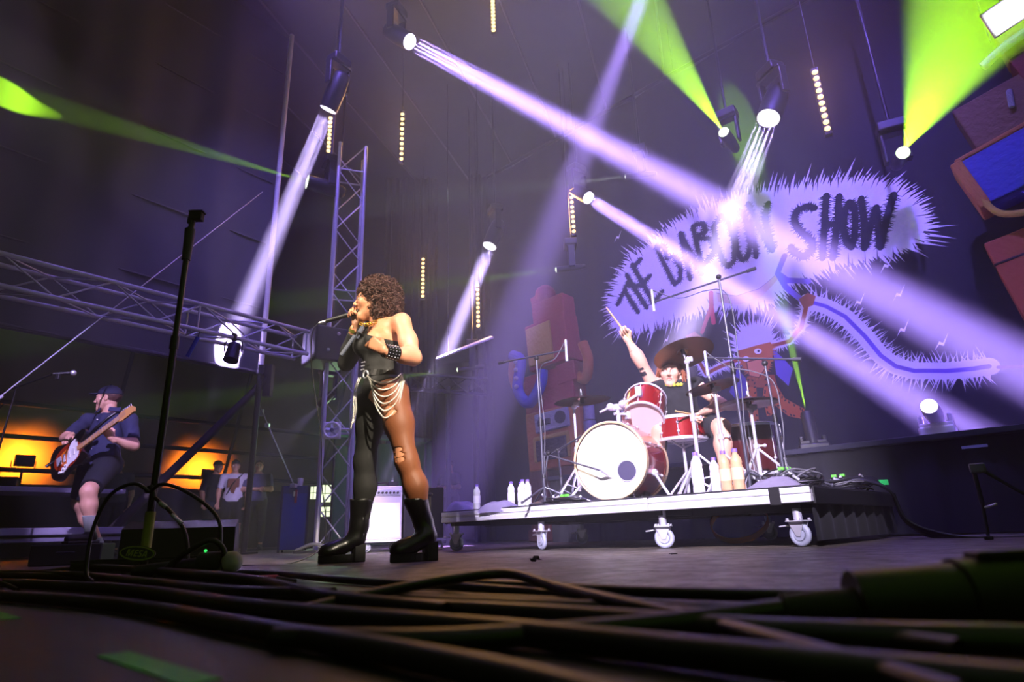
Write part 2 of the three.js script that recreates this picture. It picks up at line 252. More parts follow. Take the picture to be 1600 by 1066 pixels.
function printMap() {
  const K = 350, S0 = -5.25, Y1 = 4.8, W = 2040, H = 1400, c = document.createElement('canvas'); c.width = W; c.height = H;
  const x = c.getContext('2d'), P = ([s, y]) => [(s - S0) * K, (Y1 - y) * K];
  x.fillStyle = '#0b0c16'; x.fillRect(0, 0, W, H);
  const path = (pts, close) => { x.beginPath(); pts.forEach((p, i) => (i ? x.lineTo(...P(p)) : x.moveTo(...P(p)))); if (close) x.closePath(); };
  const along = (pts, step, fn, closed) => { const q = closed ? [...pts, pts[0]] : pts; for (let i = 0; i + 1 < q.length; i++) { const [ax, ay] = P(q[i]), [bx_, by] = P(q[i + 1]), L = Math.hypot(bx_ - ax, by - ay), n = Math.max(1, Math.round(L / step)); for (let k = 0; k < n; k++) { const t = (k + rnd()) / n; fn(ax + (bx_ - ax) * t, ay + (by - ay) * t, (bx_ - ax) / L, (by - ay) / L); } } };
  const spike = (px, py, dx, dy, w, len) => { const nx = -dy, ny = dx; x.beginPath(); x.moveTo(px + nx * w - dx * w, py + ny * w - dy * w); x.lineTo(px + dx * len, py + dy * len); x.lineTo(px - nx * w - dx * w, py - ny * w - dy * w); x.fill(); };
  const fur = (pts, width, color, len, step) => { x.strokeStyle = x.fillStyle = color; x.lineWidth = width; x.lineJoin = x.lineCap = 'round'; path(pts); x.stroke(); along(pts, step, (px, py, tx, ty) => { for (const s of [-1, 1]) { const a = rnd(-0.6, 0.6), nx = -ty * s + tx * a, ny = tx * s + ty * a, l = Math.hypot(nx, ny); spike(px + -ty * s * width * 0.42, py + tx * s * width * 0.42, nx / l, ny / l, rnd(2, 4), len * rnd(0.35, 1)); } }); };
  const pale = '#d9d3e6';
  // spiky cloud
  x.fillStyle = pale; path(PRINT.cloud, true); x.fill();
  const cc = P([-2.6, 3.5]);
  along(PRINT.cloud, 9, (px, py, tx, ty) => { let nx = ty, ny = -tx; if (nx * (px - cc[0]) + ny * (py - cc[1]) < 0) { nx = -nx; ny = -ny; } const ox = (px - cc[0]) * 0.0012, oy = (py - cc[1]) * 0.0012; const l = Math.hypot(nx + ox, ny + oy); spike(px, py, (nx + ox) / l, (ny + oy) / l, rnd(4, 9), rnd(20, rnd() > 0.7 ? 120 : 62)); }, true);
  x.fillStyle = '#0b0c16';
  along(PRINT.cloud, 26, (px, py, tx, ty) => { let nx = ty, ny = -tx; if (nx * (px - cc[0]) + ny * (py - cc[1]) < 0) { nx = -nx; ny = -ny; } spike(px + nx * 22, py + ny * 22, -nx, -ny, rnd(2, 5), rnd(18, 62)); }, true);
  // hairy brush lettering
  for (const s of PRINT.letters) { const big = s[0][0] > -2.32; fur(s, big ? 25 : 19, '#161b2e', big ? 24 : 19, 5); }
  // tail with its white fur and the bolts round it
  fur(PRINT.tail, 62, pale, 62, 6); x.strokeStyle = '#6a4ec0'; x.lineWidth = 15; path(PRINT.tail); x.stroke(); path(PRINT.tailend); x.lineWidth = 11; x.stroke();
  x.fillStyle = pale; for (const s of PRINT.sparks) { const [a, b] = P(s); x.beginPath(); x.moveTo(a - 26, b + 28); x.lineTo(a - 4, b - 6); x.lineTo(a + 6, b + 2); x.lineTo(a + 30, b - 34); x.lineTo(a + 6, b + 14); x.lineTo(a - 6, b + 6); x.fill(); }
  // a shaggy orange beast in an open jacket holding up a stretched band
  const blob = (pts, color) => { x.fillStyle = color; path(pts, true); x.fill(); };
  fur(PRINT.armR, 34, pale, 34, 7); fur(PRINT.armL, 34, pale, 34, 7);
  x.lineCap = 'round'; x.strokeStyle = '#a2542c'; x.lineWidth = 16; path(PRINT.armR); x.stroke(); path(PRINT.armL); x.stroke();
  blob(PRINT.jacketL, '#54479a'); blob(PRINT.legA, '#bf5f26'); blob(PRINT.legB, '#c2602a'); blob(PRINT.chest, '#a2522a'); blob(PRINT.jacketR, '#6a58b4');
  for (const l of ['legA', 'legB']) { x.fillStyle = '#1a1018'; along(PRINT[l], 22, (px, py, tx, ty) => { x.beginPath(); x.ellipse(px - ty * 7, py + tx * 7, 6, 3, rnd(0, 3), 0, 7); x.fill(); }, true); }
  blob(PRINT.head, '#c06a32'); x.fillStyle = '#c06a32'; along(PRINT.head, 10, (px, py, tx, ty) => spike(px, py, -ty * -1, tx * -1, 4, rnd(8, 20)), true);
  blob(PRINT.hairbase, pale); x.fillStyle = pale; along(PRINT.hairbase, 7, (px, py) => { const h = P([0, 1].map((k) => PRINT.head.reduce((a, q) => a + q[k], 0) / PRINT.head.length)), dx = px - h[0], dy = py - h[1], l = Math.hypot(dx, dy); spike(px, py, dx / l, dy / l, 8, rnd(24, 95)); });
  blob(PRINT.muzzle, '#d98a62'); x.strokeStyle = '#5a1f18'; x.lineWidth = 4; path(PRINT.muzzle, true); x.stroke();
  for (const e of PRINT.eyes) { const [a, b] = P(e); x.fillStyle = '#eceaf4'; x.beginPath(); x.ellipse(a, b, 17, 12, 0.3, 0, 7); x.fill(); x.fillStyle = '#1a1830'; x.beginPath(); x.arc(a + 3, b, 5, 0, 7); x.fill(); }
  blob(PRINT.band, '#cdb9a4'); x.strokeStyle = '#9a8878'; x.lineWidth = 3; path(PRINT.band.slice(0, 5)); x.stroke();
  x.lineWidth = 24; x.strokeStyle = '#7d68c8'; path(PRINT.forkR); x.stroke(); path(PRINT.forkR2); x.stroke(); x.lineWidth = 20; x.strokeStyle = '#b8264a'; path(PRINT.forkL); x.stroke(); path(PRINT.forkL2); x.stroke();
  blob(PRINT.handR, '#a4603c'); blob(PRINT.handL, '#a4603c');
  const t = new THREE.CanvasTexture(c); t.colorSpace = THREE.SRGBColorSpace; return t;
}
const fold = (s) => 0.025 * Math.sin(s * 5.1) + 0.014 * Math.sin(s * 11.7 + 1);
function sheet(s0, s1, y0, y1, dz, nx) {
  const g = new THREE.PlaneGeometry(s1 - s0, y1 - y0, nx, 1).translate((s0 + s1) / 2, (y0 + y1) / 2, 0), p = g.attributes.position;
  for (let i = 0; i < p.count; i++) p.setZ(i, fold(p.getX(i)) + dz);
  g.computeVertexNormals(); return g;
}
{
  const b = thing('stage_backdrop', 'huge dark stage backdrop printed with spiky pale cloud, shaggy orange beast and lettering', 'backdrop', st(0, 0, -7.45), STAGE);
  part(b, 'cloth', sheet(-7.2, 2.6, 0.03, 6.7, -0.012, 180), M(0x0b0c16, 0.92));
  part(b, 'printed_panel', sheet(-5.25, -5.25 + 2040 / 350, 4.8 - 4, 4.8, 0, 160), M(0xffffff, 0.88, { map: printMap() }), 'printed picture and hand-drawn letters');
  part(b, 'top_pipe', rod([-7.2, 6.74, 0], [2.6, 6.74, 0], 0.03), MAT.darkAlu);
  for (let i = 0; i < 6; i++) part(b, 'hanging_wire', rod([-7 + i * 1.9, 6.74, 0], [-7 + i * 1.9, 7.68, 0], 0.006, 0.006, 5), MAT.darkAlu);
  // long platform in front of the backdrop
  const p = thing('rear_platform', 'long black-skirted platform in front of the backdrop, right of the drums', 'platform', st(0, 0, -5.72), STAGE);
  part(p, 'deck', bx(6.6, 0.05, 1.3, -1.35, 0.725, -0.66, 0.006), M(0x17171f, 0.5));
  part(p, 'edge_trim', bx(6.6, 0.045, 0.03, -1.35, 0.728, 0.005, 0.004), M(0x2c2d3c, 0.4, { metalness: 0.4 }));
  const g = new THREE.PlaneGeometry(6.6, 0.69, 180, 1), q = g.attributes.position; for (let i = 0; i < q.count; i++) q.setZ(i, 0.016 * Math.sin(q.getX(i) * 17) + 0.008 * Math.sin(q.getX(i) * 41)); g.computeVertexNormals();
  part(p, 'skirt', g.translate(-1.35, 0.36, -0.03), M(0x0c0d14, 0.9)); part(p, 'frame', [bx(6.5, 0.6, 0.04, -1.35, 0.36, -1.2), ...[-4.5, -2.9, -1.3, 0.3, 1.8].map((x) => bx(0.06, 0.69, 0.06, x, 0.352, -0.15))], MAT.darkAlu);
  for (const x of [-0.55, 0.02]) part(p, 'tape_mark', bx(0.16, 0.02, 0.004, x, 0.665 - 0.04 * (x < -0.2), 0.004), M(0x8d88b0, 0.5));
}
// ---------- painted prop figures built of boxes ----------
function crate(w, h, d, x, y, z, tilt = 0) { return bx(w, h, d, 0, 0, 0, 0.02).rotateZ(tilt).translate(x, y, z); }
const paint = (c) => M(new THREE.Color(c).multiplyScalar(0.75), 0.8, { bumpMap: rescale(crease, 2, 2), bumpScale: 0.01 });
{
  const OR = paint(0xa8642a), RD = paint(0x8e2026), BL = paint(0x2a2f9a), YL = paint(0xa8882e), GR = paint(0x8a8a96), DK = paint(0x14121a), BR = paint(0x5a2f1e);
  const r = thing('robot_prop', 'red and orange box robot prop with a radio chest left of the drum kit', 'prop', st(-5.5, 0, -7.02), STAGE);
  part(r, 'leg', [crate(0.34, 1.0, 0.3, -0.28, 0.5, 0), crate(0.36, 0.16, 0.3, -0.28, 0.09, 0.06)], BR); part(r, 'leg', [crate(0.34, 1.0, 0.3, 0.28, 0.5, 0), crate(0.36, 0.16, 0.3, 0.28, 0.09, 0.06)], BR);
  const belly = part(r, 'belly', crate(1.0, 0.85, 0.34, 0.06, 1.42, 0, 0.04), OR); part(belly, 'speaker_window', crate(0.56, 0.3, 0.03, 0.02, 1.26, 0.18, 0.04), DK); part(belly, 'window_frame', [crate(0.66, 0.06, 0.04, 0.02, 1.44, 0.175, 0.04), crate(0.06, 0.34, 0.04, -0.28, 1.26, 0.175, 0.04), crate(0.06, 0.34, 0.04, 0.33, 1.28, 0.175, 0.04)], YL);
  const radio = part(r, 'radio', crate(0.62, 0.28, 0.06, 0.06, 1.66, 0.18, 0.06), GR, 'pale grey radio panel'); part(radio, 'dial', new THREE.CylinderGeometry(0.09, 0.09, 0.05, 20).rotateX(Math.PI / 2).translate(0.24, 1.68, 0.21), DK); part(radio, 'tape_slot', crate(0.24, 0.09, 0.03, -0.06, 1.65, 0.215, 0.06), DK);
  part(r, 'chest', crate(0.92, 0.6, 0.32, 0.0, 2.12, 0, 0.03), RD); part(r, 'shoulder_box', crate(0.34, 0.3, 0.3, 0.34, 2.32, 0.02, 0.1), RD);
  for (const [s, y] of [[-1, 2.35], [1, 2.3]]) part(r, 'arm', tube([[s * 0.42, y, 0.04], [s * 0.62, y - 0.12, 0.08], [s * 0.72, y + 0.14, 0.12], [s * 0.66, y + 0.4, 0.14]], 0.075, 14, 8), OR);
  const sax = part(r, 'horn', tube([[-0.62, 2.78, 0.22], [-0.44, 2.66, 0.24], [-0.5, 2.2, 0.26], [-0.3, 1.96, 0.26], [-0.06, 2.2, 0.25], [-0.02, 2.42, 0.24]], 0.085, 26, 10), BL, 'blue curled horn'); for (let k = 0; k < 4; k++) part(sax, 'key', ball(0.035, -0.46, 2.62 - k * 0.13, 0.34, 8, 6), GR);
  const head = part(r, 'head', crate(0.78, 0.74, 0.34, 0.02, 2.86, 0, 0.08), RD); part(head, 'face_panel', crate(0.48, 0.62, 0.04, -0.1, 2.85, 0.18, 0.08), YL, 'ochre face panel'); part(head, 'hat', [crate(0.62, 0.34, 0.3, 0.06, 3.38, 0, 0.06), crate(0.34, 0.2, 0.24, -0.12, 3.6, 0, 0.2), ball(0.17, -0.08, 3.68, 0, 12, 8)], RD);
  part(r, 'white_cylinder', [rod([0.62, 1.32, 0.05], [0.62, 1.58, 0.05], 0.09, 0.09, 12), rod([0.62, 1.6, 0.05], [0.62, 1.84, 0.05], 0.08, 0.08, 12)], GR);
  const q = thing('suitcase_prop', 'hanging prop of blue, red and ochre painted trunks at the right edge', 'prop', st(0.5, 0, -6.9), STAGE);
  const low = part(q, 'orange_trunk', crate(0.85, 0.95, 0.34, -0.2, 2.12, 0, 0.16), paint(0x9a4a22)); part(low, 'lid_gap', crate(0.86, 0.025, 0.35, -0.24, 2.36, 0.004, 0.16), DK);
  const blue = part(q, 'blue_case', crate(0.86, 0.52, 0.34, -0.22, 3.22, 0.03, 0.24), BL); part(blue, 'case_edge', [crate(0.1, 0.54, 0.36, -0.66, 3.12, 0.035, 0.24), crate(0.9, 0.05, 0.36, -0.29, 3.49, 0.03, 0.24)], OR); part(q, 'red_crate', crate(0.5, 0.56, 0.32, 0.3, 3.42, 0.05, 0.24), RD);
  part(q, 'green_drum', crate(0.5, 0.42, 0.3, 0.05, 2.72, 0.0, 0.2), paint(0x2c4a2c)); part(q, 'strap', tube([[-0.62, 2.95, 0.18], [-0.5, 2.72, 0.24], [-0.25, 2.68, 0.26], [-0.15, 2.9, 0.22]], 0.03, 16, 6), YL);
  part(q, 'brown_trunk', crate(0.6, 0.5, 0.3, -0.3, 3.78, -0.02, 0.2), paint(0x5a3a1e)); part(q, 'red_trunk', crate(0.66, 0.62, 0.3, 0.26, 4.02, 0, 0.22), paint(0x6a1d14)); part(q, 'ochre_crate', crate(0.5, 0.36, 0.3, 0.1, 4.46, 0, 0.1), YL); part(q, 'grey_pipe', [tube([[-0.32, 4.25, 0.2], [-0.1, 4.36, 0.22], [0.25, 4.46, 0.22]], 0.045, 10, 8)], GR); part(q, 'grey_latch', crate(0.05, 0.2, 0.04, -0.2, 3.84, 0.16, -0.1), GR);
  part(q, 'hanging_chain', [rod([-0.2, 4.6, 0], [-0.2, 7.68, 0], 0.01, 0.01, 5), rod([0.3, 4.3, 0], [0.3, 7.68, 0], 0.01, 0.01, 5)], MAT.darkAlu);
}
// ---------- drum riser ----------
{
  const r = thing('drum_riser', 'low wheeled aluminium drum riser with white front edge', 'riser', st(-2.58, 0, -3.55), STAGE);
  const xs = [-1.49, -0.495, 0.5, 1.49];
  for (let i = 0; i < 3; i++) {
    const w = xs[i + 1] - xs[i] - 0.008, cx = (xs[i] + xs[i + 1]) / 2, d = part(r, 'deck', bx(w, 0.03, 2.0, cx, 0.305, -1.0, 0.004), M(0x1a1a1c, 0.55));
    part(d, 'front_profile', [bx(w, 0.034, 0.05, cx, 0.293, -0.018, 0.006), bx(w, 0.012, 0.04, cx, 0.27, -0.022), bx(w, 0.036, 0.05, cx, 0.247, -0.018, 0.006)], MAT.whiteMetal, 'white-lit aluminium edge profile');
    part(d, 'back_profile', bx(w, 0.09, 0.05, cx, 0.265, -1.98, 0.004), MAT.whiteMetal);
  }
  for (const x of [-1.47, 1.47]) part(r, 'side_profile', bx(0.05, 0.09, 1.92, x, 0.265, -1.0, 0.004), MAT.black);
  part(r, 'tape_strip', bx(0.06, 0.096, 0.006, 1.3, 0.27, 0.011), MAT.black, 'black tape over the edge'); part(r, 'underframe', [bx(2.9, 0.06, 0.05, 0, 0.22, -0.5), bx(2.9, 0.06, 0.05, 0, 0.22, -1.5)], MAT.black); part(r, 'cross_bar', [-1.4, -0.47, 0.53, 1.38].map((x) => bx(0.05, 0.05, 1.9, x, 0.225, -1.0)), MAT.black);
  const side = new THREE.PlaneGeometry(1.9, 0.2, 60, 1), sp = side.attributes.position; for (let i = 0; i < sp.count; i++) sp.setZ(i, 0.01 * Math.sin(sp.getX(i) * 26)); side.computeVertexNormals();
  part(r, 'side_skirt', side.rotateY(Math.PI / 2).translate(1.46, 0.13, -1.0), MAT.drape);
  const wheel = new THREE.TorusGeometry(0.047, 0.0165, 10, 24), hub = rod([0, 0, -0.018], [0, 0, 0.018], 0.033, 0.033, 16);
  for (const [i, x] of [-1.4, -0.47, 0.54, 1.37].entries()) for (const z of [-0.09, -1.85]) {
    const c = part(r, 'leg', rod([x, 0.13, z], [x, 0.25, z], 0.024, 0.024, 12), MAT.alu), t = [0.5, -0.4, 0.3, -0.25][i];
    const at = (g) => g.rotateY(t).translate(x, 0, z);
    part(c, 'caster_fork', [at(bx(0.1, 0.008, 0.1, 0, 0.134, 0, 0.003)), at(extrude([[-0.05, 0.13], [0.045, 0.13], [0.03, 0.1], [0.012, 0.055], [-0.012, 0.055], [-0.028, 0.09]], 0.005).translate(0, 0, 0.02)), at(extrude([[-0.05, 0.13], [0.045, 0.13], [0.03, 0.1], [0.012, 0.055], [-0.012, 0.055], [-0.028, 0.09]], 0.005).translate(0, 0, -0.025)), at(bx(0.05, 0.008, 0.045, -0.075, 0.118, 0, 0.003).rotateZ(0.1)), ...[-1, 1].flatMap((s) => [-1, 1].map((q) => at(rod([s * 0.04, 0.136, q * 0.04], [s * 0.04, 0.15, q * 0.04], 0.008))))], MAT.steel);
    part(c, 'caster_wheel', [at(wheel.clone().translate(0, 0.0635, 0)), at(hub.clone().translate(0, 0.0635, 0))], MAT.wheel, 'grey rubber caster wheel');
  }
}

// ---------- drum kit on the riser (deck at 0.32 m) ----------
const DECK = 0.321;
function drum(parent, centre, axis, radius, depth, { shell = MAT.redDrum, front = MAT.headSkin, back = MAT.headSkin, hoop = MAT.chrome, lugs = 8, hoopW = 0.02 } = {}) {
  // axis points out of the front head; centre is the middle of the front head
  const put = (g) => frame(g, centre, axis, Math.abs(axis.y) > 0.9 ? V(0, 0, 1) : V(0, 1, 0));
  const cyl = (r, z0, z1, seg = 40, open = true) => new THREE.CylinderGeometry(r, r, z1 - z0, seg, 1, open).rotateX(Math.PI / 2).translate(0, 0, (z0 + z1) / 2);
  part(parent, 'shell', put(cyl(radius, -depth, 0)), shell);
  const ring = (z) => new THREE.TorusGeometry(radius + 0.004, 0.006, 8, 48).translate(0, 0, z);
  const hp = (z, s) => join([cyl(radius + 0.008, z - hoopW / 2, z + hoopW / 2, 48), new THREE.RingGeometry(radius - 0.006, radius + 0.008, 48).translate(0, 0, z + s * hoopW / 2), ring(z + s * hoopW / 2)]);
  part(parent, 'hoop', put(hp(0.004, 1)), hoop); part(parent, 'hoop', put(hp(-depth - 0.004, -1)), hoop);
  part(parent, 'front_head', put(new THREE.CircleGeometry(radius - 0.004, 48).translate(0, 0, 0.002)), front); part(parent, 'back_head', put(new THREE.CircleGeometry(radius - 0.004, 48).rotateY(Math.PI).translate(0, 0, -depth - 0.002)), back);
  for (let k = 0; k < lugs; k++) {
    const a = (k + 0.5) / lugs * Math.PI * 2, c = Math.cos(a) * (radius + 0.012), s = Math.sin(a) * (radius + 0.012);
    part(parent, 'lug', put(join([ball(0.012, c, s, -depth * 0.28, 8, 6), ball(0.012, c, s, -depth * 0.72, 8, 6), rod([c, s, 0.012], [c, s, -depth - 0.012], 0.0035, 0.0035, 6)])), MAT.chrome);
  }
}
const KF = V(-0.52, 0, 0.855).normalize(), KC = st(-2.5, 0.605, -3.8);   // bass drum front and where it faces
{
  const k = thing('bass_drum', 'red bass drum with blown-out white front head and round port hole', 'drum', KC.clone().setY(DECK));
  const o = V(0, 0.284, 0);
  drum(k, o, KF, 0.275, 0.42, { hoop: MAT.hoopWood, hoopW: 0.042, front: MAT.headSkin });
  // port hole: dark disc set in the head with a metal ring and the mic's cushion behind it
  const hole = V(0.118, -0.085, 0.006), put = (g) => frame(g, o, KF);
  part(k, 'port_hole', put(new THREE.CircleGeometry(0.072, 32).translate(hole.x, hole.y, 0.004)), M(0x3a3650, 0.5), 'dark round port hole');
  part(k, 'port_ring', put(new THREE.TorusGeometry(0.073, 0.005, 8, 32).translate(hole.x, hole.y, 0.005)), MAT.chrome);
  for (const s of [-1, 1]) { const a = V(s * 0.27, -0.1, -0.14), b = V(s * 0.4, -0.282, -0.04); part(k, 'spur', put(join([rod(a, b, 0.011), ball(0.016, b.x, b.y + 0.006, b.z), ball(0.028, a.x, a.y, a.z)])), MAT.chrome); }
  // tom mount: post, clamp blocks and L-arm
  const t0 = V(0.02, 0.28, -0.17);
  part(k, 'tom_mount', put(join([rod(t0, [0.02, 0.42, -0.17], 0.017), bx(0.09, 0.05, 0.05, 0.02, 0.415, -0.17, 0.012), ball(0.032, -0.03, 0.42, -0.15), ball(0.03, 0.07, 0.43, -0.15), rod([0.07, 0.43, -0.15], [0.19, 0.5, -0.2], 0.012), bx(0.05, 0.08, 0.04, 0.19, 0.52, -0.2, 0.01), rod([-0.03, 0.42, -0.15], [-0.1, 0.38, -0.1], 0.01)])), MAT.chrome, 'chrome tom holder with clamps');
  const tp = thing('rack_tom', 'red rack tom with pale lower head tilted towards the camera', 'drum', st(-2.38, DECK, -4.22));
  const tc = st(-2.385, 0.93, -4.12).sub(tp.position), ta = V(-0.28, -0.72, 0.62).normalize();
  drum(tp, tc, ta, 0.155, 0.235, { front: MAT.clearHead, lugs: 6 }); part(tp, 'mount_bracket', frame(join([bx(0.05, 0.08, 0.03, 0, 0, 0, 0.008), rod([0, 0, 0.01], [0, 0, 0.12], 0.012)]), tc.clone().addScaledVector(ta, -0.12).add(V(-0.15, -0.05, 0.07)), V(-0.9, 0, 0.4)), MAT.chrome);
  const sn = thing('snare_drum', 'shallow red snare drum half hidden behind the rack tom', 'drum', st(-2.2, DECK, -4.36));
  drum(sn, V(0, 0.6, 0), V(0, 1, 0.02).normalize(), 0.178, 0.15, {});
  part(sn, 'stand', [rod([0, 0.04, 0], [0, 0.42, 0], 0.012), ...[0, 1, 2].flatMap((i) => { const a = i * 2.09 + 0.4, c = Math.cos(a), s = Math.sin(a); return [rod([0, 0.2, 0], [c * 0.24, 0.012, s * 0.24], 0.009), rod([0, 0.38, 0], [c * 0.17, 0.44, s * 0.17], 0.008)]; })], MAT.chrome);
  const ft = thing('floor_tom', 'dark floor tom with chrome legs under the right-hand cymbals', 'drum', st(-1.78, DECK, -4.62));
  drum(ft, V(0, 0.5, 0), V(0, 1, 0), 0.2, 0.34, { shell: M(0x3a0a10, 0.3, { clearcoat: 1 }) }); for (let i = 0; i < 3; i++) { const a = i * 2.09 + 1; part(ft, 'leg', rod([Math.cos(a) * 0.215, 0.34, Math.sin(a) * 0.215], [Math.cos(a) * 0.225, 0.004, Math.sin(a) * 0.225], 0.008), MAT.chrome); }
  const th = thing('drum_throne', 'round black drum stool under the drummer', 'stool', st(-2.0, DECK, -4.98));
  part(th, 'seat', lathe([[0, 0.43], [0.15, 0.43], [0.165, 0.45], [0.16, 0.49], [0.12, 0.5], [0, 0.5]]), MAT.black); part(th, 'post', rod([0, 0.05, 0], [0, 0.43, 0], 0.02), MAT.chrome); for (let i = 0; i < 3; i++) { const a = i * 2.09; part(th, 'leg', rod([0, 0.25, 0], [Math.cos(a) * 0.26, 0.012, Math.sin(a) * 0.26], 0.011), MAT.chrome); }
  // kick pedal
  const pd = thing('kick_pedal', 'small metal kick pedal behind the bass drum', 'pedal', KC.clone().addScaledVector(KF, -0.56).setY(DECK), Math.atan2(KF.x, KF.z));
  part(pd, 'foot_board', bx(0.1, 0.015, 0.28, 0, 0.05, -0.1, 0.004).rotateX(0.12), MAT.steel); part(pd, 'base_plate', bx(0.12, 0.01, 0.3, 0, 0.006, -0.1), MAT.black); part(pd, 'beater', [rod([0, 0.16, 0.06], [0, 0.3, 0.05], 0.006), ball(0.025, 0, 0.31, 0.05), rod([-0.06, 0.16, 0.06], [0.06, 0.16, 0.06], 0.008), rod([-0.06, 0.01, 0.06], [-0.06, 0.16, 0.06], 0.009), rod([0.06, 0.01, 0.06], [0.06, 0.16, 0.06], 0.009)], MAT.steel);
}
const cymbal = (r, bell = 0.2) => lathe([[0.006, 0.034], [r * bell * 0.6, 0.03], [r * bell, 0.016], [r * bell * 1.1, 0.013], [r * 0.6, 0.006], [r, -0.01], [r, -0.012], [r * 0.6, 0.004], [r * bell * 1.1, 0.0105], [r * bell, 0.013], [r * bell * 0.6, 0.027], [0.006, 0.031]], 48);
function cymbalStand(name, label, foot, tip, r, normal, { legs = 0.28, turn = 0.3, boom = null } = {}) {
  const t = thing(name, label, 'cymbal', V(foot.x, DECK, foot.z), 0, 'cymbals on stands'), top = tip.clone().sub(t.position), up = boom ? boom.clone().sub(t.position) : V(0, top.y - 0.05, 0);
  part(t, 'lower_tube', rod([0, 0.1, 0], [0, up.y * 0.55, 0], 0.0145, 0.0145, 10), MAT.chrome); part(t, 'upper_tube', rod([0, up.y * 0.5, 0], up, 0.011, 0.011, 10), MAT.chrome);
  part(t, 'height_clamp', [rod([0, up.y * 0.53, 0], [0, up.y * 0.58, 0], 0.022, 0.022, 10), rod([0, up.y * 0.555, 0], [0.05, up.y * 0.555, 0.02], 0.007), ball(0.013, 0.05, up.y * 0.555, 0.02, 8, 6)], MAT.chrome);
  for (let i = 0; i < 3; i++) { const a = turn + i * 2.094, c = Math.cos(a), s = Math.sin(a); part(t, 'leg', [rod([0, 0.3, 0], [c * legs, 0.014, s * legs], 0.009), rod([0, 0.12, 0], [c * legs * 0.55, 0.15, s * legs * 0.55], 0.006), ball(0.016, c * legs, 0.016, s * legs, 8, 6)], MAT.chrome); }
  part(t, 'boom', [rod(up, top, 0.008), ball(0.022, up.x, up.y, up.z, 10, 8), bx(0.05, 0.04, 0.03, up.x + 0.02, up.y + 0.02, up.z, 0.008)], MAT.chrome);
  const n = normal.clone().normalize();
  part(t, 'cymbal', frame(cymbal(r).rotateX(Math.PI / 2), top, n, V(1, 0, 0)), MAT.brass, 'thin bronze cymbal'); part(t, 'felt', frame(rod([0, 0, -0.03], [0, 0, 0.06], 0.02, 0.014, 10), top, n, V(1, 0, 0)), MAT.black); part(t, 'wing_nut', frame(rod([0, 0, 0.05], [0, 0, 0.09], 0.006), top, n, V(1, 0, 0)), MAT.chrome);
  return t;
}
cymbalStand('crash_cymbal', 'bronze crash cymbal low at the left of the kit, beside the robot prop', st(-2.93, 0, -3.98), st(-2.86, 1.14, -4.0), 0.225, V(-0.05, 1, 0.02));
cymbalStand('crash_cymbal', 'highest crash cymbal, tilted over the drummer\'s face', st(-1.98, 0, -4.12), st(-2.08, 1.42, -4.3), 0.235, V(-0.12, 1, -0.3), { boom: st(-2.02, 1.32, -4.22) });
cymbalStand('ride_cymbal', 'dark ride cymbal right of the drummer, below the high crash', st(-1.86, 0, -4.28), st(-1.885, 1.12, -4.3), 0.2, V(-0.18, 1, -0.06));
{
  const h = cymbalStand('floor_cymbal', 'flat dark cymbal lowest at the right, behind the boom microphone stand', st(-1.58, 0, -4.18), st(-1.595, 0.925, -4.2), 0.19, V(-0.03, 1, 0.01));
  part(h, 'upper_cymbal', cymbal(0.19).rotateX(0.02).translate(...h.worldToLocal(st(-1.595, 0.945, -4.2)).toArray()), MAT.brass); part(h, 'pull_rod', rod([0, 0.6, 0], [0, 0.76, 0], 0.004), MAT.chrome);
}
// ---------- microphones and stands ----------
const pencilMic = (p, d) => { const q = p.clone().addScaledVector(d, 0.13); return [rod(p, q, 0.011, 0.011, 12), rod(q, q.clone().addScaledVector(d, 0.045), 0.0125, 0.0125, 12)]; };
const standGrey = M(0x4c4c56, 0.35, { metalness: 0.5 });
function micStand(name, label, foot, y0, poleTop, boomA, boomB, mic, { base = 'tripod', group, cable: cb = true, turn = 0.2, mat = standGrey } = {}) {
  const t = thing(name, label, 'microphone stand', V(foot.x, y0, foot.z), 0, group), L = (v) => v.clone().sub(t.position), top = L(poleTop);
  part(t, 'pole', [rod([0, 0.02, 0], [0, top.y * 0.55, 0], 0.011, 0.011, 10), rod([0, top.y * 0.5, 0], top, 0.008, 0.008, 10)], mat); part(t, 'clutch', rod([0, top.y * 0.52, 0], [0, top.y * 0.58, 0], 0.017, 0.015, 10), MAT.black); part(t, 'swivel', ball(0.02, top.x, top.y, top.z, 10, 8), MAT.black);
  if (base === 'tripod') for (let i = 0; i < 3; i++) { const a = turn + i * 2.094; part(t, 'leg', [rod([0, 0.13, 0], [Math.cos(a) * 0.26, 0.012, Math.sin(a) * 0.26], 0.008), ball(0.012, Math.cos(a) * 0.26, 0.013, Math.sin(a) * 0.26, 8, 6)], mat); } else part(t, 'round_base', lathe([[0, 0.001], [0.12, 0.001], [0.125, 0.012], [0.06, 0.03], [0.02, 0.045], [0, 0.045]]), mat);
  if (boomA) part(t, 'boom_arm', [rod(L(boomA), L(boomB), 0.0075, 0.0075, 8), rod(L(boomB), L(boomB).lerp(L(boomA), 0.08), 0.013, 0.013, 8)], mat);
  if (mic) part(t, 'microphone', pencilMic(L(mic[0]), mic[1].clone().normalize()), MAT.steel, 'slim silver microphone');
  if (cb && boomA) part(t, 'cable', [tube([L(mic ? mic[0] : boomA), L(boomA).lerp(top, 0.4).add(V(0, -0.05, 0.01)), L(boomA).lerp(top, 0.8).add(V(0, -0.07, 0.015)), top.clone().add(V(0.02, -0.12, 0.02)), V(0.03, top.y * 0.5, 0.03), V(0.015, top.y * 0.2, 0.02), V(0.07, 0.02, 0.06)], 0.004, 40, 5)], MAT.grey);
  return t;
}
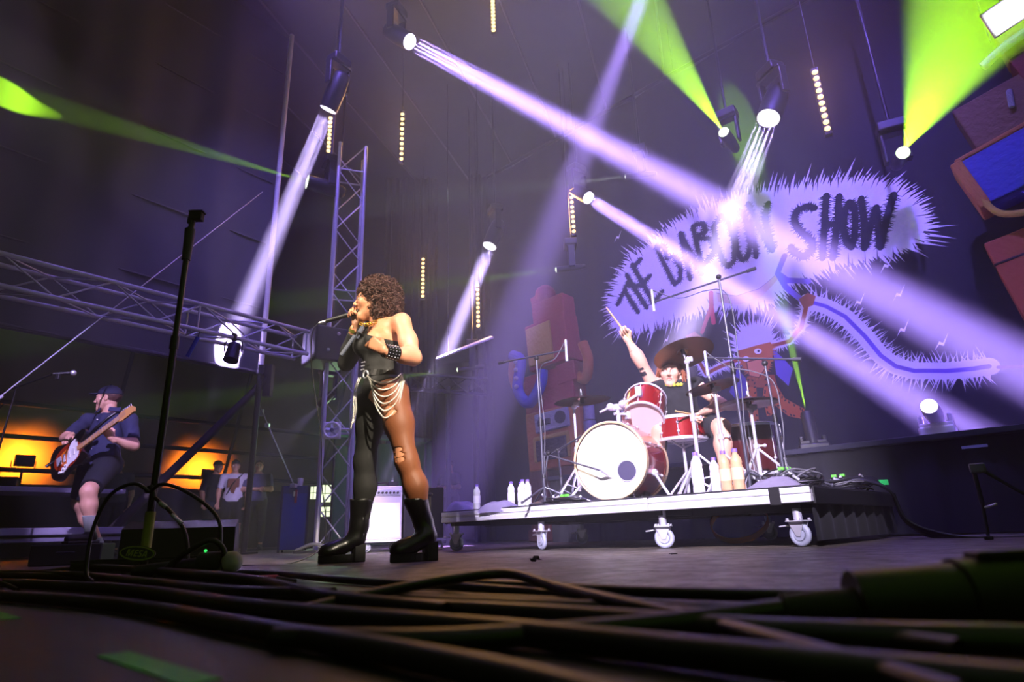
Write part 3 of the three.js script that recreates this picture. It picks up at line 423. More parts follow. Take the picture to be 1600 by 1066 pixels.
micStand('overhead_mic_stand', 'boom microphone stand at the left end of the riser, before the robot prop', st(-3.1, 0, -3.75), DECK, st(-3.11, 1.5, -3.75), st(-2.8, 1.5, -3.75), st(-3.54, 1.55, -3.75), [st(-2.8, 1.585, -3.75), V(0, -1, 0)], { base: 'round', group: 'overhead drum microphones' });
micStand('overhead_mic_stand', 'tallest boom microphone stand rising over the drummer towards the lettering', st(-1.59, 0, -4.0), DECK, st(-1.595, 1.82, -4.0), st(-2.12, 1.78, -4.0), st(-1.33, 1.8, -4.0), [st(-2.13, 1.88, -4.0), V(0, -1, 0.02)], { group: 'overhead drum microphones' });
micStand('overhead_mic_stand', 'microphone stand with level boom before the printed orange beast', st(-1.35, 0, -3.95), DECK, st(-1.357, 1.12, -3.95), st(-1.76, 1.245, -3.95), st(-1.13, 1.097, -3.95), [st(-1.75, 1.29, -3.95), V(0, -1, 0)], { group: 'overhead drum microphones' });
micStand('short_mic_stand', 'short boom stand pointing a microphone at the bass drum port', st(-3.02, 0, -3.66), DECK, st(-2.98, 0.7, -3.68), st(-2.52, 0.53, -3.68), st(-3.02, 0.7, -3.68), [st(-2.52, 0.53, -3.69), V(0.7, -0.35, -0.55)], { cable: false });
micStand('tom_mic_stand', 'thin slanted boom stand left of the bass drum', st(-3.16, 0, -4.05), DECK, st(-3.12, 0.76, -3.98), st(-2.62, 0.9, -3.9), st(-3.3, 0.71, -4.0), [st(-2.62, 0.9, -3.9), V(0.9, 0.1, -0.4)], { cable: false });
// ---------- bottles, towels, cables on the riser ----------
const bottleShape = lathe([[0, 0], [0.026, 0], [0.031, 0.006], [0.031, 0.03], [0.028, 0.04], [0.031, 0.05], [0.031, 0.125], [0.027, 0.135], [0.031, 0.145], [0.028, 0.165], [0.014, 0.19], [0.0125, 0.2], [0, 0.2]], 20);
function bottle(label, p, s, group, mat = MAT.water, wrapMat = MAT.wrap) {
  const b = thing('water_bottle', label, 'bottle', p, rnd(0, 6), group); b.scale.setScalar(s);
  part(b, 'body', bottleShape, mat); part(b, 'cap', rod([0, 0.198, 0], [0, 0.216, 0], 0.0145, 0.0145, 14), MAT.cap); part(b, 'label_wrap', new THREE.CylinderGeometry(0.0316, 0.0316, 0.062, 20, 1, true).translate(0, 0.087, 0), wrapMat);
}
const RB = 'bottles in front of the drums', LB = 'bottles on the left of the riser', juice = M(0xf0c090, 0.2, { transmission: 0.5, thickness: 0.02 });
['leftmost of the four bottles standing before the tripod stand', 'second bottle from the left in the row of four by the cables', 'third bottle in the row of four, with an orange tint', 'rightmost orange-tinted bottle in the row of four by the cables'].forEach((l, i) => bottle(l, st([-1.805, -1.715, -1.63, -1.54][i], DECK, [-3.72, -3.78, -3.74, -3.71][i]), [1.2, 1.02, 1.16, 1.16][i], RB, i > 1 ? juice : MAT.water, i > 1 ? M(0xe6b48c, 0.4) : MAT.wrap));
['leftmost small water bottle in the cluster left of the bass drum', 'short water bottle tucked second in the cluster left of the bass drum', 'tallest small water bottle third in the left cluster', 'rightmost small water bottle in the cluster beside the round stand base'].forEach((l, i) => bottle(l, st([-3.38, -3.33, -3.275, -3.205][i], DECK, [-3.68, -3.74, -3.7, -3.68][i]), [0.92, 0.9, 0.96, 0.93][i], LB));
bottle('lone water bottle beside the folded towel at the riser\'s left end', st(-3.77, DECK, -3.68), 0.95, LB);
function towel(label, p, turn, w, d, h, mat, s) {
  const g = new THREE.PlaneGeometry(w, d, 36, 26).rotateX(-Math.PI / 2), q = g.attributes.position;
  for (let i = 0; i < q.count; i++) {
    const x = q.getX(i), z = q.getZ(i), e = Math.max(0, 1 - Math.pow(Math.abs(x) / (w / 2), 3)) * Math.max(0, 1 - Math.pow(Math.abs(z) / (d / 2), 3)), n = noise(x * 16 + s, z * 16, 5), rdg = Math.abs(Math.sin(x * 26 + z * 18 + 3 * noise(x * 7, z * 7 + s, 2)));
    let y = 0.006 + h * e * (0.35 + 0.5 * n + 0.4 * rdg);
    if (z > d * 0.36) y -= (z - d * 0.36) * 1.3;    // hangs over the front edge
    q.setY(i, y);
  }
  g.computeVertexNormals(); solo('towel', label, 'towel', g, mat, 'towels on the riser', p, turn);
}
towel('crumpled lilac-grey towel at the left end of the riser', st(-3.95, DECK, -3.68), STAGE, 0.24, 0.24, 0.075, MAT.towel, 3);
towel('crumpled towel hanging over the white riser edge, right of the lone bottle', st(-3.46, DECK, -3.63), STAGE + 0.2, 0.28, 0.22, 0.05, MAT.towelDark, 11);
towel('dark towel below the cable heap at the right end of the riser', st(-1.32, DECK, -3.72), STAGE, 0.3, 0.22, 0.05, M(0x6a6476, 0.9), 19);
function heap(label, p, n, rx, rz, h, mat, s) {
  seed = s; const t = thing('cable_heap', label, 'cables', p, STAGE, 'coiled cables on the riser');
  for (let i = 0; i < n; i++) { const pts = [], a0 = rnd(0, 6), k = rnd(0.6, 1), yy = rnd(0.2, 1); for (let j = 0; j <= 7; j++) { const a = a0 + j * 0.75; pts.push([Math.cos(a) * rx * k * rnd(0.8, 1.1), 0.006 + h * yy * Math.max(0, Math.sin(j / 7 * Math.PI)) * rnd(0.6, 1.1), Math.sin(a) * rz * k * rnd(0.8, 1.1)]); } part(t, 'cable', tube(pts, 0.0055, 30, 5), i % 4 === 2 ? MAT.grey : mat); }
  for (let i = 0; i < Math.ceil(n / 3); i++) { const x = rnd(-rx, rx) * 0.8, y = rnd(0.3, 0.9) * h, z = rnd(-rz, rz) * 0.7; part(t, 'connector', rod([x, y, z], [x + rnd(-0.05, 0.05), y + 0.025, z + rnd(-0.04, 0.04)], 0.01, 0.009, 10), MAT.steel); }
  for (let i = 0; i < 2; i++) { const x = rnd(-rx, rx) * 0.6; part(t, 'green_tape_flag', bx(0.035, 0.02, 0.02, x, h * 0.95, rnd(-rz, rz) * 0.4, 0.004), M(0x5fc83c, 0.5), 'green tape marker'); }
}
heap('heap of cables with green tape at the right corner of the riser', st(-1.3, DECK, -3.95), 14, 0.17, 0.14, 0.13, MAT.cable, 41);
heap('loose cable coil on the riser\'s far right rear corner', st(-1.2, DECK, -4.75), 11, 0.14, 0.22, 0.11, MAT.cable, 97);
heap('tangle of cables below the left rim of the bass drum', st(-2.86, DECK, -3.68), 10, 0.2, 0.08, 0.06, MAT.cable, 55);
{
  seed = 5;
  const t = thing('cable_loom', 'loom of black cables hanging off the right rear corner of the riser to the floor', 'cables');
  for (let i = 0; i < 7; i++) { const o = i * 0.03; part(t, 'cable', tube([st(-1.2 - o * 0.5, 0.36 + rnd(0, 0.05), -4.7 + o), st(-1.08, 0.41 - o * 0.2, -4.85 + o), st(-1.0 + o * 0.2, 0.3, -4.95 + o), st(-0.97 + o * 0.3, 0.12, -5.0 + o), st(-0.85 + o, 0.014, -5.02 + o), st(-0.55 + o * 2, 0.012, -5.06 + o), st(-0.3, 0.012, -5.2 + o)], 0.009, 40, 6), MAT.cable); }
  part(t, 'green_tape_flag', bx(0.06, 0.035, 0.03).translate(...st(-1.02, 0.37, -4.86).toArray()), M(0x35d86a, 0.5), 'green tape marker');
  const h = thing('spare_drum_hoop', 'amber drum hoop standing on the floor under the riser', 'hoop', st(-1.95, 0, -4.6), STAGE + 0.15);
  const hg = lathe([[0.2, -0.022], [0.207, -0.022], [0.207, 0.022], [0.2, 0.022], [0.2, -0.022]], 64).rotateX(Math.PI / 2 - 0.9); hg.computeBoundingBox(); part(h, 'ring', hg.translate(0, -hg.boundingBox.min.y + 0.001, 0), MAT.amberHoop);
}

// ---------- trusses ----------
function truss(name, label, a, b, w, mat, step = 0.5, roll = 0, group) {
  const t = thing(name, label, 'truss', a, 0, group), L = a.distanceTo(b), dir = b.clone().sub(a).normalize(), up = Math.abs(dir.y) > 0.9 ? V(0, 0, 1) : V(0, 1, 0), X = up.clone().cross(dir).normalize(), Y = dir.clone().cross(X);
  const P = (i, s) => { const q = (i % 4) * Math.PI / 2 + Math.PI / 4 + roll; return X.clone().multiplyScalar(Math.cos(q) * w * 0.7071).addScaledVector(Y, Math.sin(q) * w * 0.7071).addScaledVector(dir, s); };
  for (let i = 0; i < 4; i++) part(t, 'chord', rod(P(i, 0), P(i, L), 0.0225, 0.0225, 10), mat);
  const n = Math.round(L / step);
  for (let i = 0; i < 4; i++) for (let k = 0; k < n; k++) {
    const s0 = k * L / n, s1 = (k + 1) * L / n; part(t, 'brace', (k + i) % 2 ? rod(P(i, s0), P(i + 1, s1), 0.009, 0.009, 6) : rod(P(i + 1, s0), P(i, s1), 0.009, 0.009, 6), mat);
    if (k % 4 === 3 || k === 0) part(t, 'rung', rod(P(i, s0 + 0.03), P(i + 1, s0 + 0.03), 0.011, 0.011, 6), mat);
  }
  return t;
}
const tower = truss('tower_truss', 'upright square aluminium truss tower left of the singer', V(-2.06, 0.03, -7.05), V(-2.06, 5.1, -7.05), 0.33, MAT.alu, 0.42, 0.35);
part(tower, 'base_plate', bx(0.62, 0.025, 0.62, 0, -0.0165, 0), MAT.darkAlu); part(tower, 'cable_clump', tube([[-0.3, 0.0, 0.25], [-0.1, 0.06, 0.3], [0.1, 0.01, 0.28], [0.3, 0.03, 0.3]], 0.02, 20, 6), MAT.grey);
{ const f = thing('round_fan', 'round white fan on a square plate fixed to the truss tower', 'fan', V(-2.05, 1.3, -6.8), 0.15); part(f, 'plate', bx(0.19, 0.19, 0.03, 0, 0, -0.03, 0.008), MAT.white); part(f, 'rim', new THREE.TorusGeometry(0.085, 0.014, 8, 28), MAT.white); part(f, 'hub', rod([0, 0, -0.01], [0, 0, 0.012], 0.024, 0.022, 16), MAT.grey); for (let i = 0; i < 5; i++) part(f, 'blade', bx(0.03, 0.06, 0.004, 0, 0.052, 0).rotateY(0.5).rotateZ(i * 1.2566), MAT.wrap); part(f, 'clamp', bx(0.05, 0.05, 0.09, 0, 0.02, -0.08), MAT.black); }
{ const f = thing('par_lamp', 'small unlit lamp hanging under the level truss beside the lit canvas', 'stage light', V(-2.885, 2.15, -6.02)); part(f, 'can', rod([0, -0.24, 0.03], [0, -0.05, -0.03], 0.075, 0.06, 18), MAT.darkAlu); part(f, 'yoke', tube([[-0.09, -0.14, 0], [-0.085, -0.03, 0], [0, 0.0, 0], [0.085, -0.03, 0], [0.09, -0.14, 0]], 0.008, 16, 6), MAT.darkAlu); part(f, 'clamp', bx(0.05, 0.08, 0.05, 0, 0.02, 0, 0.01), MAT.black); const b = thing('blue_tube', 'short blue tube hanging aslant under the level truss', 'tube', V(-3.115, 2.15, -5.74)); part(b, 'tube', rod([-0.08, -0.26, 0], [0, -0.06, 0], 0.02, 0.02, 10), M(0x16269a, 0.4)); part(b, 'cord', rod([0, -0.06, 0], [0.02, 0.02, 0], 0.005), MAT.black); }
truss('side_truss', 'long level aluminium truss running from the tower towards the left', V(-2.45, 2.3, -6.78), V(-6.0, 2.3, -2.35), 0.27, MAT.alu, 0.4, 0);
{ const c = thing('truss_clamp', 'black corner sleeve joining the level truss to the tower', 'clamp', V(-2.2, 2.1, -6.94)); part(c, 'sleeve', bx(0.46, 0.42, 0.46, 0, 0.2, 0, 0.03).rotateY(0.67), MAT.black); part(c, 'bolt', ball(0.02, 0.2, 0.3, 0.24), MAT.steel); part(c, 'bolt', ball(0.02, 0.1, 0.1, 0.28), MAT.steel); }
const low = truss('low_truss', 'short dim truss section behind the singer\'s bare arm', V(-1.75, 2.62, -9.95), V(-0.45, 2.52, -10.1), 0.26, MAT.darkAlu, 0.33, 0.3);
part(low, 'support_leg', rod([0.65, -2.6, -0.08], [0.65, -0.1, -0.08], 0.04), MAT.darkAlu); part(low, 'foot_plate', bx(0.4, 0.02, 0.4, 0.65, -2.607, -0.08), MAT.darkAlu);
{ // slanted brace beam and ratchet strap of the tent
  const b = thing('tent_brace', 'slanted wooden brace beam below the truss corner', 'beam', V(-3.25, 0.02, -7.6)); part(b, 'upright', bx(0.1, 0.42, 0.1, 0.08, 2.1, -0.07), M(0x2c2620, 0.7)); part(b, 'brace', rod([0.08, 2.15, -0.07], [-1.45, 0.02, 0.66], 0.05, 0.05, 6), M(0x2c2620, 0.7));
  const s = thing('ratchet_strap', 'grey ratchet strap slanting down beside the truss tower', 'strap', V(-3.3, 1.75, -7.8)); part(s, 'strap', frame(bx(0.045, 0.006, 1.45), V(0.28, -0.55, -0.08), V(0.52, -1.15, -0.2), V(1, 0, 0)), M(0x77727c, 0.7)); part(s, 'ratchet', bx(0.07, 0.05, 0.12, 0.47, -0.95, -0.12, 0.01), MAT.steel); part(s, 'hook', bx(0.05, 0.09, 0.04, 0.02, -0.02, 0), MAT.steel); part(s, 'label_tag', bx(0.05, 0.05, 0.05, 0.1, -0.18, -0.03), MAT.steel); part(s, 'red_tail', bx(0.03, 0.16, 0.01, 0.5, -1.08, -0.13), M(0x8a2a2a, 0.7));
}
solo('guy_wire', 'thin steel guy wire slanting from the lower left up past the microphone stand', 'wire', [rod([-3.75, 0.9, -4.05], [-3.321, 4.673, -7.278], 0.006, 0.006, 6)], MAT.alu);
solo('guy_turnbuckle', 'steel rod and turnbuckle at the low end of the guy wire', 'turnbuckle', [rod([-3.75, 0.02, -3.3], [-3.75, 0.9, -4.05], 0.013, 0.013, 8), rod([-3.75, 0.76, -3.93], [-3.71, 1.2, -4.31], 0.012, 0.012, 8)], MAT.alu);

// ---------- stage lamps ----------
function spotAt(parent, local, towards, color, I, deg, rad, pen = 0.25) {
  const s = new THREE.SpotLight(color, I / EXPOSURE, 0, deg * DEG, pen, 2); s.position.copy(local); s.target.position.copy(local).add(towards); s.shadow.radius = rad; s.castShadow = true; s.name = 'beam'; parent.add(s, s.target);
}
const ROOF = 7.68;
function movingHead(label, lens, target, color, I, deg, { r = 0.1, glow = 30, hang = true, neck = 0.34, pen = 0.25, cells = 1, body = MAT.black, name = 'moving_head_light', group = 'moving head lights over the stage' } = {}) {
  const d = target.clone().sub(lens).normalize(), c = lens.clone().addScaledVector(d, -0.2 - r), baseY = hang ? c.y + neck : c.y - neck, s = hang ? 1 : -1;
  const t = thing(name, label, 'stage light', V(c.x, baseY, c.z), 0, group), L = (v) => v.clone().sub(t.position);
  const yaw = Math.atan2(d.x, d.z), turn = (g) => g.rotateY(yaw);
  part(t, 'base', turn(bx(0.26, 0.11, 0.2, 0, s * 0.055, 0, 0.02)), body);
  for (const q of [-1, 1]) part(t, 'yoke_arm', turn(bx(0.035, neck + 0.02, 0.1, q * (r + 0.045), -s * neck / 2, 0, 0.012)), body);
  part(t, 'yoke_bridge', turn(bx(2 * r + 0.125, 0.035, 0.12, 0, -s * 0.012, 0, 0.01)), body);
  part(t, 'head', frame(lathe([[0, -0.2], [r * 0.7, -0.2], [r * 0.95, -0.16], [r * 1.12, -0.02], [r * 1.15, 0.12], [r * 1.1, 0.2 + r], [r * 1.02, 0.2 + r], [r * 1.02, 0.17 + r], [0, 0.17 + r]], 24).rotateX(Math.PI / 2), L(c), d), body);
  part(t, 'lens', frame(lathe([[0, 0.012], [r * 0.6, 0.009], [r, 0], [r, -0.01], [0, -0.01]], 24).rotateX(Math.PI / 2), L(lens), d), lamp(color.clone().lerp(new THREE.Color(1, 1, 1), 0.55), glow), 'glowing lens');
  if (hang) part(t, 'drop_pipe', rod([0, 0.1, 0], [0, ROOF - baseY, 0], 0.018), MAT.darkAlu);
  const X = V(0, 1, 0).cross(d).normalize(), Y = d.clone().cross(X), l0 = L(lens).addScaledVector(d, 0.05);
  for (let k = 0; k < cells; k++) { const a = k * Math.PI / 3 + (k > 6 ? 0.92 : 0.4), q = k ? r * (k > 6 ? 0.85 : 0.45) : 0; spotAt(t, l0.clone().addScaledVector(X, Math.cos(a) * q).addScaledVector(Y, Math.sin(a) * q), d, color, I / cells, deg, cells > 1 ? 0.5 : deg < 10 ? 0.1 : 2, pen); }
  return t;
}
const MH = (label, a, b, ...rest) => movingHead(label, V(...a), V(...b), ...rest);
MH('purple beam lamp at the top centre left, blindingly bright, aimed down right', [-1.19, 6.27, -6.39], [1.88, 3.11, -5.17], PURPLE, 170000, 1.7, { cells: 13, glow: 60 });
MH('purple beam lamp above the left end of the lettering, aimed down right', [1.25, 5.0, -8.29], [3.69, 0.95, -5.29], PURPLE, 130000, 1.7, { cells: 13, r: 0.095, glow: 60 });
MH('purple beam lamp hanging over the middle of the lettering, aimed down left', [2.95, 4.45, -5.79], [1.66, 1.95, -5.35], LILAC, 42000, 2.3, { cells: 13, r: 0.12, glow: 12 });
MH('purple beam lamp above the truss tower, aimed down at the canvas wall', [-2.21, 5.29, -6.43], [-3.55, 2.5, -7.3], LILAC, 60000, 2.0, { cells: 13, r: 0.1, glow: 12 });
MH('purple beam lamp in the far centre, aimed down left at a tilted panel', [-0.31, 4.59, -8.99], [-0.92, 2.88, -8.75], LILAC, 60000, 2.2, { cells: 13, r: 0.11, glow: 10 });
MH('purple beam lamp above the top edge of the picture, right of centre', [1.76, 6.33, -5.73], [0.35, 3.26, -6.99], PURPLE, 7000, 4.5, { cells: 13, glow: 10 });
MH('green beam lamp hanging upper right of centre, beam rising left', [2.63, 4.64, -6.27], [1.2, 4.67, -4.34], GREEN, 3600, 7, { r: 0.06, glow: 25 });
MH('brightest green beam lamp at the upper right, beam fanning up to the corner', [3.9, 3.56, -5.2], [2.81, 3.01, -2.85], GREEN, 3900, 9, { r: 0.06, glow: 40 });
MH('green floor lamp standing on the rear platform, beam rising before the backdrop', [2.752, 1.11, -5.73], [2.83, 1.76, -5.95], GREEN, 1600, 3.4, { r: 0.05, neck: 0.06, hang: false, glow: 12 });
MH('small green beam lamp above the robot prop, aimed left', [0.704, 3.9, -8.47], [-0.1, 3.84, -8.5], GREEN, 700, 3, { r: 0.04, glow: 14 });
MH('small green beam lamp behind the singer\'s shoulder, aimed left', [-0.887, 2.66, -9.46], [-1.6, 2.58, -9.4], GREEN, 500, 3, { r: 0.035, glow: 10 });
MH('small lamp high in the centre with a thin pale beam to the left', [1.749, 5.045, -7.807], [0.75, 5.2, -8.2], new THREE.Color(0.75, 0.9, 0.7), 420, 3, { r: 0.04, glow: 14 });
MH('white lamp on top of the truss tower, thin green beam to the left', [-2.56, 4.53, -6.85], [-5.3, 4.7, -5.2], GREEN, 900, 3.4, { r: 0.085, glow: 8 });
{ const p = thing('panel_light', 'white LED panel light cut off by the top right corner', 'stage light', V(2.32, 2.3, -2.2)), d = V(-0.55, -0.75, 0.8).normalize(); part(p, 'housing', frame(bx(0.22, 0.13, 0.03, 0, 0, -0.02, 0.006), V(0, 0, 0), d, V(-0.35, 1, 0)), MAT.white); part(p, 'panel', frame(bx(0.2, 0.11, 0.008, 0, 0, 0, 0.003), V(0, 0, 0), d, V(-0.35, 1, 0)), lamp(new THREE.Color(0.95, 0.92, 1), 12), 'glowing white panel'); part(p, 'drop_pipe', rod([0.05, 0.03, -0.02], [0.05, 5.38, -0.02], 0.012), MAT.darkAlu); const a = new THREE.RectAreaLight(LILAC, 3 / EXPOSURE, 0.2, 0.11); a.position.copy(d.clone().multiplyScalar(0.02)); a.lookAt(p.position.clone().addScaledVector(d, 1)); a.name = 'panel_glow'; p.add(a); a.lookAt(p.position.clone().addScaledVector(d, -2)); }
MH('lamp standing on the rear platform at the right with a white ribbed head', [3.38, 1.0, -4.95], [2.6, 1.25, -4.0], LILAC, 30, 14, { r: 0.06, neck: 0.09, hang: false, glow: 4, body: M(0xd8d2dc, 0.45) });
{ // tilted white reflector panel under the far beam
  const p = thing('reflector_panel', 'tilted white panel lit from above behind the singer', 'panel', V(-0.72, 2.84, -8.85)); part(p, 'panel', frame(bx(0.9, 0.03, 0.5, 0, 0, 0, 0.008), V(0, 0, 0), V(0.1, -0.35, 1), V(-0.36, 1, 0.2)), MAT.white); part(p, 'hanging_wire', [rod([0.25, 0.08, 0], [0.25, ROOF - 2.84, 0], 0.006, 0.006, 5), rod([-0.25, -0.08, 0], [-0.25, ROOF - 2.84, 0], 0.006, 0.006, 5)], MAT.darkAlu);
}
function ledBar(label, top, len, I, lean = 0) {
  const t = thing('led_bar', label, 'LED bar', top, 0, 'amber LED bars'), face = V(-top.x * 0.8 - 0.3, -1.2, -top.z).normalize(), yaw = Math.atan2(face.x, face.z), turn = (g) => g.rotateZ(lean).rotateY(yaw);
  part(t, 'housing', turn(bx(0.075, len + 0.06, 0.06, 0, -len / 2, -0.035, 0.012)), MAT.black);
  const n = 10, m = lamp(new THREE.Color(1.0, 0.6, 0.2), 8), disc = new THREE.SphereGeometry(0.029, 12, 6, 0, Math.PI * 2, 0, Math.PI / 2).rotateX(Math.PI / 2).scale(1, 1, 0.5);
  for (let i = 0; i < n; i++) part(t, 'lens', turn(disc.clone().translate(0, -len * (i + 0.5) / n, -0.004)), m, i ? undefined : 'glowing amber lens');
  part(t, 'hanging_wire', rod([0, 0.02, 0], [0, ROOF - top.y, 0], 0.005, 0.005, 5), MAT.darkAlu);
  const a = new THREE.RectAreaLight(AMBER, I / EXPOSURE, 0.05, len); const c = V(0, -len / 2, 0.025).applyAxisAngle(V(0, 0, 1), lean).applyAxisAngle(V(0, 1, 0), yaw); a.position.copy(c); a.rotation.set(0, yaw + Math.PI, 0); a.name = 'led_glow'; t.add(a);
}
ledBar('amber LED bar cut off by the top edge, in the middle', V(-0.1, 7.21, -6.6), 0.62, 109);
ledBar('amber LED bar inside the purple beam above the truss tower', V(-2.56, 6.1, -7.58), 0.7, 67);
ledBar('amber LED bar with a glow, right of the tower\'s purple beam', V(-1.59, 6.5, -8.04), 0.9, 176);
ledBar('amber LED bar just above and right of the singer\'s hair', V(-1.6, 5.1, -10.37), 0.82, 176);
ledBar('amber LED bar crossing the far purple beam beside the singer\'s shoulder', V(-0.55, 4.2, -9.58), 0.8, 176);
ledBar('amber LED bar between the centre beams, left of the lettering', V(1.02, 5.38, -8.54), 0.85, 109);
ledBar('amber LED bar at the upper right between the two green beams', V(3.26, 4.65, -5.27), 0.77, 218);
// front-of-house lamps behind the camera and wash lamps above: what lights the band
MH('white front lamp behind the camera lighting the singer', [3.2, 5.2, 3.2], [-0.62, 1.15, -3.4], WARM, 820, 5.6, { r: 0.12, glow: 20, group: 'front lamps behind the camera' });
MH('warm front lamp left of the camera lighting the singer\'s face', [-5.2, 4.2, -0.5], [-0.85, 1.3, -3.45], WARM, 220, 3.6, { r: 0.12, glow: 20, group: 'front lamps behind the camera' });
MH('lilac front lamp behind the camera lighting the drums and the riser', [-1.2, 4.3, 3.2], [0.98, 0.75, -4.45], new THREE.Color(0.82, 0.7, 1), 1300, 11, { r: 0.12, glow: 20, pen: 0.5, group: 'front lamps behind the camera' });
MH('lilac front lamp behind the camera lighting the amplifier', [-0.3, 5.4, 2.6], [-1.3, 0.35, -6.1], LILAC, 900, 2.6, { r: 0.12, glow: 20, pen: 0.6, group: 'front lamps behind the camera' });
MH('lilac side lamp lighting the guitarist from the front', [-1.2, 5.6, 2.4], [-3.8, 0.9, -5.6], LILAC, 650, 4.2, { r: 0.12, glow: 20, group: 'front lamps behind the camera' });
MH('purple wash lamp above the left of the stage', [-2.2, 7.1, -4.6], [-1.2, 0, -9.0], VIOLET, 70, 46, { r: 0.12, glow: 8, pen: 0.6, group: 'purple wash lamps' });
MH('purple wash lamp above the middle of the stage', [0.6, 7.1, -4.6], [1.4, 0, -7.2], VIOLET, 85, 46, { r: 0.12, glow: 8, pen: 0.6, group: 'purple wash lamps' });
MH('purple wash lamp above the right of the stage, facing the backdrop', [3.0, 6.6, -3.2], [3.2, 3.0, -6.6], VIOLET, 150, 42, { r: 0.12, glow: 8, pen: 0.6, group: 'purple wash lamps' });

MH('lilac lamp hanging behind the truss tower, lighting the crew', [-2.7, 1.95, -8.4], [-5.75, 1.15, -12.6], LILAC, 60, 7, { r: 0.05, glow: 1, pen: 0.7, group: 'purple wash lamps' });

